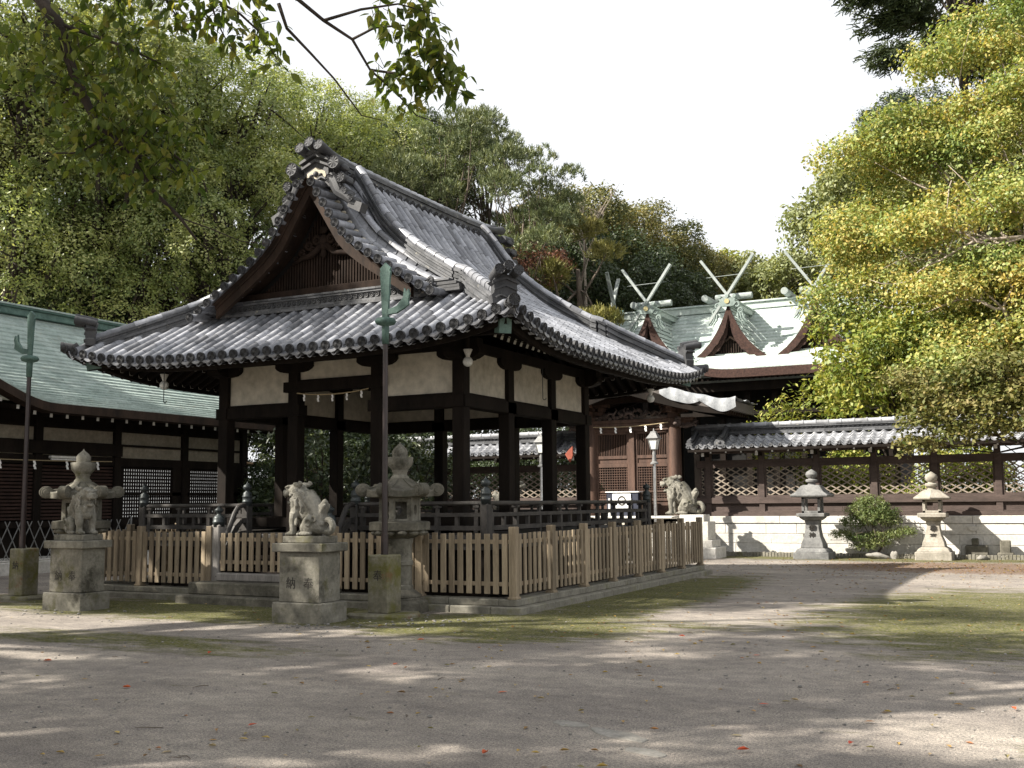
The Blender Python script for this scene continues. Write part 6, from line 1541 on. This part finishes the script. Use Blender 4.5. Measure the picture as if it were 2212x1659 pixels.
# ------------------------------------------------------------------ the tree the photographer stands under: its limbs reach into the picture
NT = thing('overhanging_tree', 'tree whose crooked dark branches and big leaves hang across the top left', 'tree', (-3.4,-13.4,0))
O = Vector((-3.4,-13.4,0)); mb = MB(); r_ = np.random.default_rng(21)
def limb(pts, r): mb.tube([Vector(p)-O for p in pts], np.linspace(r[0], r[1], len(pts)).tolist(), 9)
mb.tube([(0,0,-.1),(.1,.1,2.5),(.0,.2,5),(.3,.5,7.5),(.5,.8,10)], [.42,.34,.30,.24,.15], 14)
limb([(-3.3,-13.1,5.6),(-2.4,-11.6,7.0),(-1.2,-9.9,7.2),(-.5,-8.8,6.6),(-.17,-8.31,5.85)], (.16,.055))
MAIN = [(-.17,-8.31,5.85),(-.04,-8.22,5.63),(0,-8.18,5.46),(.04,-8.13,5.25),(.13,-8.06,4.99),(.2,-7.99,4.78),(.30,-7.93,4.70),(.39,-7.75,4.50),(.44,-7.59,4.29),(.56,-7.38,4.08),(.61,-7.23,3.91)]
limb(MAIN, (.055,.010))
LIMB2 = [(-3.2,-12.9,7.2),(-1.6,-11.0,8.3),(.2,-9.4,7.4),(1.3,-8.3,6.3),(1.8,-7.86,5.8)]
limb(LIMB2, (.10,.020))
SEGS = [([(.2,-7.99,4.78),(.4,-7.78,4.75),(.56,-7.57,4.65),(.69,-7.37,4.48)], (.022,.008)),
 ([(-.04,-8.22,5.63),(.21,-8.08,5.53),(.52,-8.02,5.39),(.86,-7.93,5.2)], (.02,.006)),
 ([(.15,-8.05,4.99),(-.09,-8.19,5.13),(-.44,-8.27,5.29)], (.016,.006)), ([(.3,-7.93,4.7),(.05,-8.04,4.55),(-.22,-8.18,4.55)], (.014,.005)),
 ([(1.8,-7.86,5.78),(1.99,-7.63,5.64),(2.12,-7.44,5.5),(2.26,-7.24,5.39),(2.32,-7.07,5.18),(2.46,-6.86,5.01),(2.54,-6.7,4.87),(2.75,-6.5,4.80)], (.019,.003)),
 ([(1.86,-7.69,5.60),(1.85,-7.57,5.44),(1.95,-7.39,5.28),(2.05,-7.2,5.11),(2.18,-6.99,4.84),(2.3,-6.85,4.82)], (.016,.003)),
 ([(2.26,-7.24,5.39),(2.43,-7.17,5.48),(2.64,-7.06,5.5),(2.83,-6.95,5.36),(2.99,-6.85,5.25)], (.012,.003)),
 ([(2.12,-7.44,5.5),(2.45,-7.39,5.54),(2.72,-7.26,5.58),(2.98,-7.11,5.5)], (.014,.004)), ([(2.32,-7.07,5.18),(2.56,-6.94,5.14),(2.8,-6.82,5.1),(3.01,-6.72,5.18)], (.012,.003)),
 ([(1.3,-8.3,6.2),(1.37,-7.96,5.66),(1.59,-7.83,5.51),(1.75,-7.72,5.33),(1.83,-7.66,5.14)], (.016,.004)), ([(1.37,-7.96,5.66),(1.42,-7.9,5.44),(1.51,-7.83,5.22)], (.01,.004)),
 ([(.9,-8.6,6.6),(.95,-8.2,5.95),(1.05,-8.05,5.6),(1.2,-7.95,5.35)], (.016,.004)), ([(.4,-8.6,6.6),(.5,-8.25,5.9),(.6,-8.1,5.6)], (.016,.004)),
 ([(.56,-7.38,4.08),(.75,-7.2,4.0),(.95,-7.05,3.9),(1.15,-6.9,3.88)], (.007,.003))]
for p, q in SEGS: limb(p, q)
CL = []                                                              # leaf clusters: (centre, radius, count)
def along(pts, rad, cnt, step=.16):
    for a, b in zip(pts, pts[1:]):
        a, b = np.array(a), np.array(b); n = max(1, int(np.linalg.norm(b-a)/step))
        for i in range(n): CL.append((a+(b-a)*(i+.5)/n, rad, cnt))
along(MAIN[1:6], .26, 22); along(MAIN[5:9], .20, 16)
for i in (0,1,2,3): along(SEGS[i][0], .20, 17)
along([(.35,-7.95,5.3),(.62,-7.8,5.05),(.85,-7.65,4.75)], .22, 17); along([(.45,-7.85,4.95),(.7,-7.6,4.5),(.75,-7.5,4.25)], .2, 15); along([(.0,-8.1,4.75),(.25,-7.9,4.45),(.5,-7.7,4.2)], .15, 9)
along([(-.5,-8.4,5.7),(-.3,-8.3,5.4)], .2, 10); along([(.3,-8.2,5.85),(.9,-8.1,5.75),(1.3,-8.0,5.6)], .18, 13); along(SEGS[9][0][1:], .16, 15); along(SEGS[10][0], .14, 13); along(SEGS[11][0][1:], .16, 13); along(SEGS[12][0][1:], .16, 12)
along(SEGS[6][0][1:], .12, 12); along(SEGS[7][0][1:], .11, 11); along(SEGS[8][0], .12, 14); along(SEGS[4][0][4:7], .11, 9); along([(2.75,-7.0,5.3),(2.95,-6.85,5.05),(3.0,-6.8,4.9)], .13, 15); along([(2.55,-7.0,5.3),(2.75,-6.85,4.95)], .12, 12); along([(2.8,-7.1,5.65),(2.95,-7.0,5.35)], .10, 12); along([(1.5,-7.75,5.75),(2.0,-7.7,5.75)], .09, 8)
lm = MB()
for c, rad, cnt in CL:
    for i in range(round(cnt*2.1)):
        p = c+r_.normal(size=3)*rad*.62; s = r_.uniform(.040,.066); yaw = r_.uniform(0,6.28); tilt = r_.normal()*.55-1.05
        Mx = Euler((tilt, r_.normal()*.5, yaw)).to_matrix(); fold = .22
        pr = [(0,0,0),(.34,.35,fold*.34),(.52,.85,fold*.52),(.30,1.45,fold*.2),(0,2.05,-.15),(-.30,1.45,fold*.2),(-.52,.85,fold*.52),(-.34,.35,fold*.34),(0,.6,0),(0,1.3,-.04)]
        lm.add([Vector(p)-O+Mx @ (Vector(q)*s) for q in pr], [(0,1,2,8),(8,2,3,9),(9,3,4),(0,8,6,7),(8,9,5,6),(9,4,5)], float(np.clip(r_.normal(.42,.24),0,1)))
        if i % 3 == 0: b = Vector(p)-O; mb.tube([b, b.lerp(Vector(c)-O, .7)], [.0018,.003], 4)
mb.build('trunk', M_TRUNKD, NT, smooth='all'); lm.build('hanging_leaves', L_NEAR, NT)
# upper crown of the same tree and its neighbours behind the photographer: they shade the yard
rs = np.random.default_rng(31)
def shade_crown(parent_thing, off, Rx, Rz, nt, seed):
    r_ = np.random.default_rng(seed); B = [(b[0]+off[0], b[1]+off[1], b[2]+off[2], *b[3:]) for b in lacy_blobs(Rx, Rz, 17, r_)]
    t, d, k = tips_on(B, nt, r_, .3, .6); P = leaves_at(t, d, 11, .24, .24, .13, r_, droop=.45)
    o = bpy.data.objects.new('crown', quads_mesh('crown', L_CAMPH, P, .45+r_.normal(size=len(P))*.2)); COL.objects.link(o); o.parent = parent_thing
shade_crown(NT, (-.6,-.6,11.0), 4.2, 3.6, 850, 3)
SH = [(-11.0,-19.0,13.5,5.2),(-18.0,-8.5,13.0,5.2),(-14.5,-13.4,14.0,5.4),(-2.0,-20.8,12.0,5.0),(-25.0,-5.5,14.5,5.4),(8.5,-23.0,11.5,4.6),(-22.5,.5,15.5,4.2)]
for i, (x, y, z, r) in enumerate(SH): tree('loose' if i in (4,) else 'lacy', x, y, z, r, ['tree behind the left of the photographer, outside the photo', 'tree before the left hall outside the photo', 'tree standing left of the yard outside the photo', 'tree directly behind the photographer', 'tree beside the front of the left hall', 'tree behind the photographer to the right', 'narrow tree close to the front corner of the left hall'][i], rz=i*2.1, group='trees behind the photographer that shade the yard')
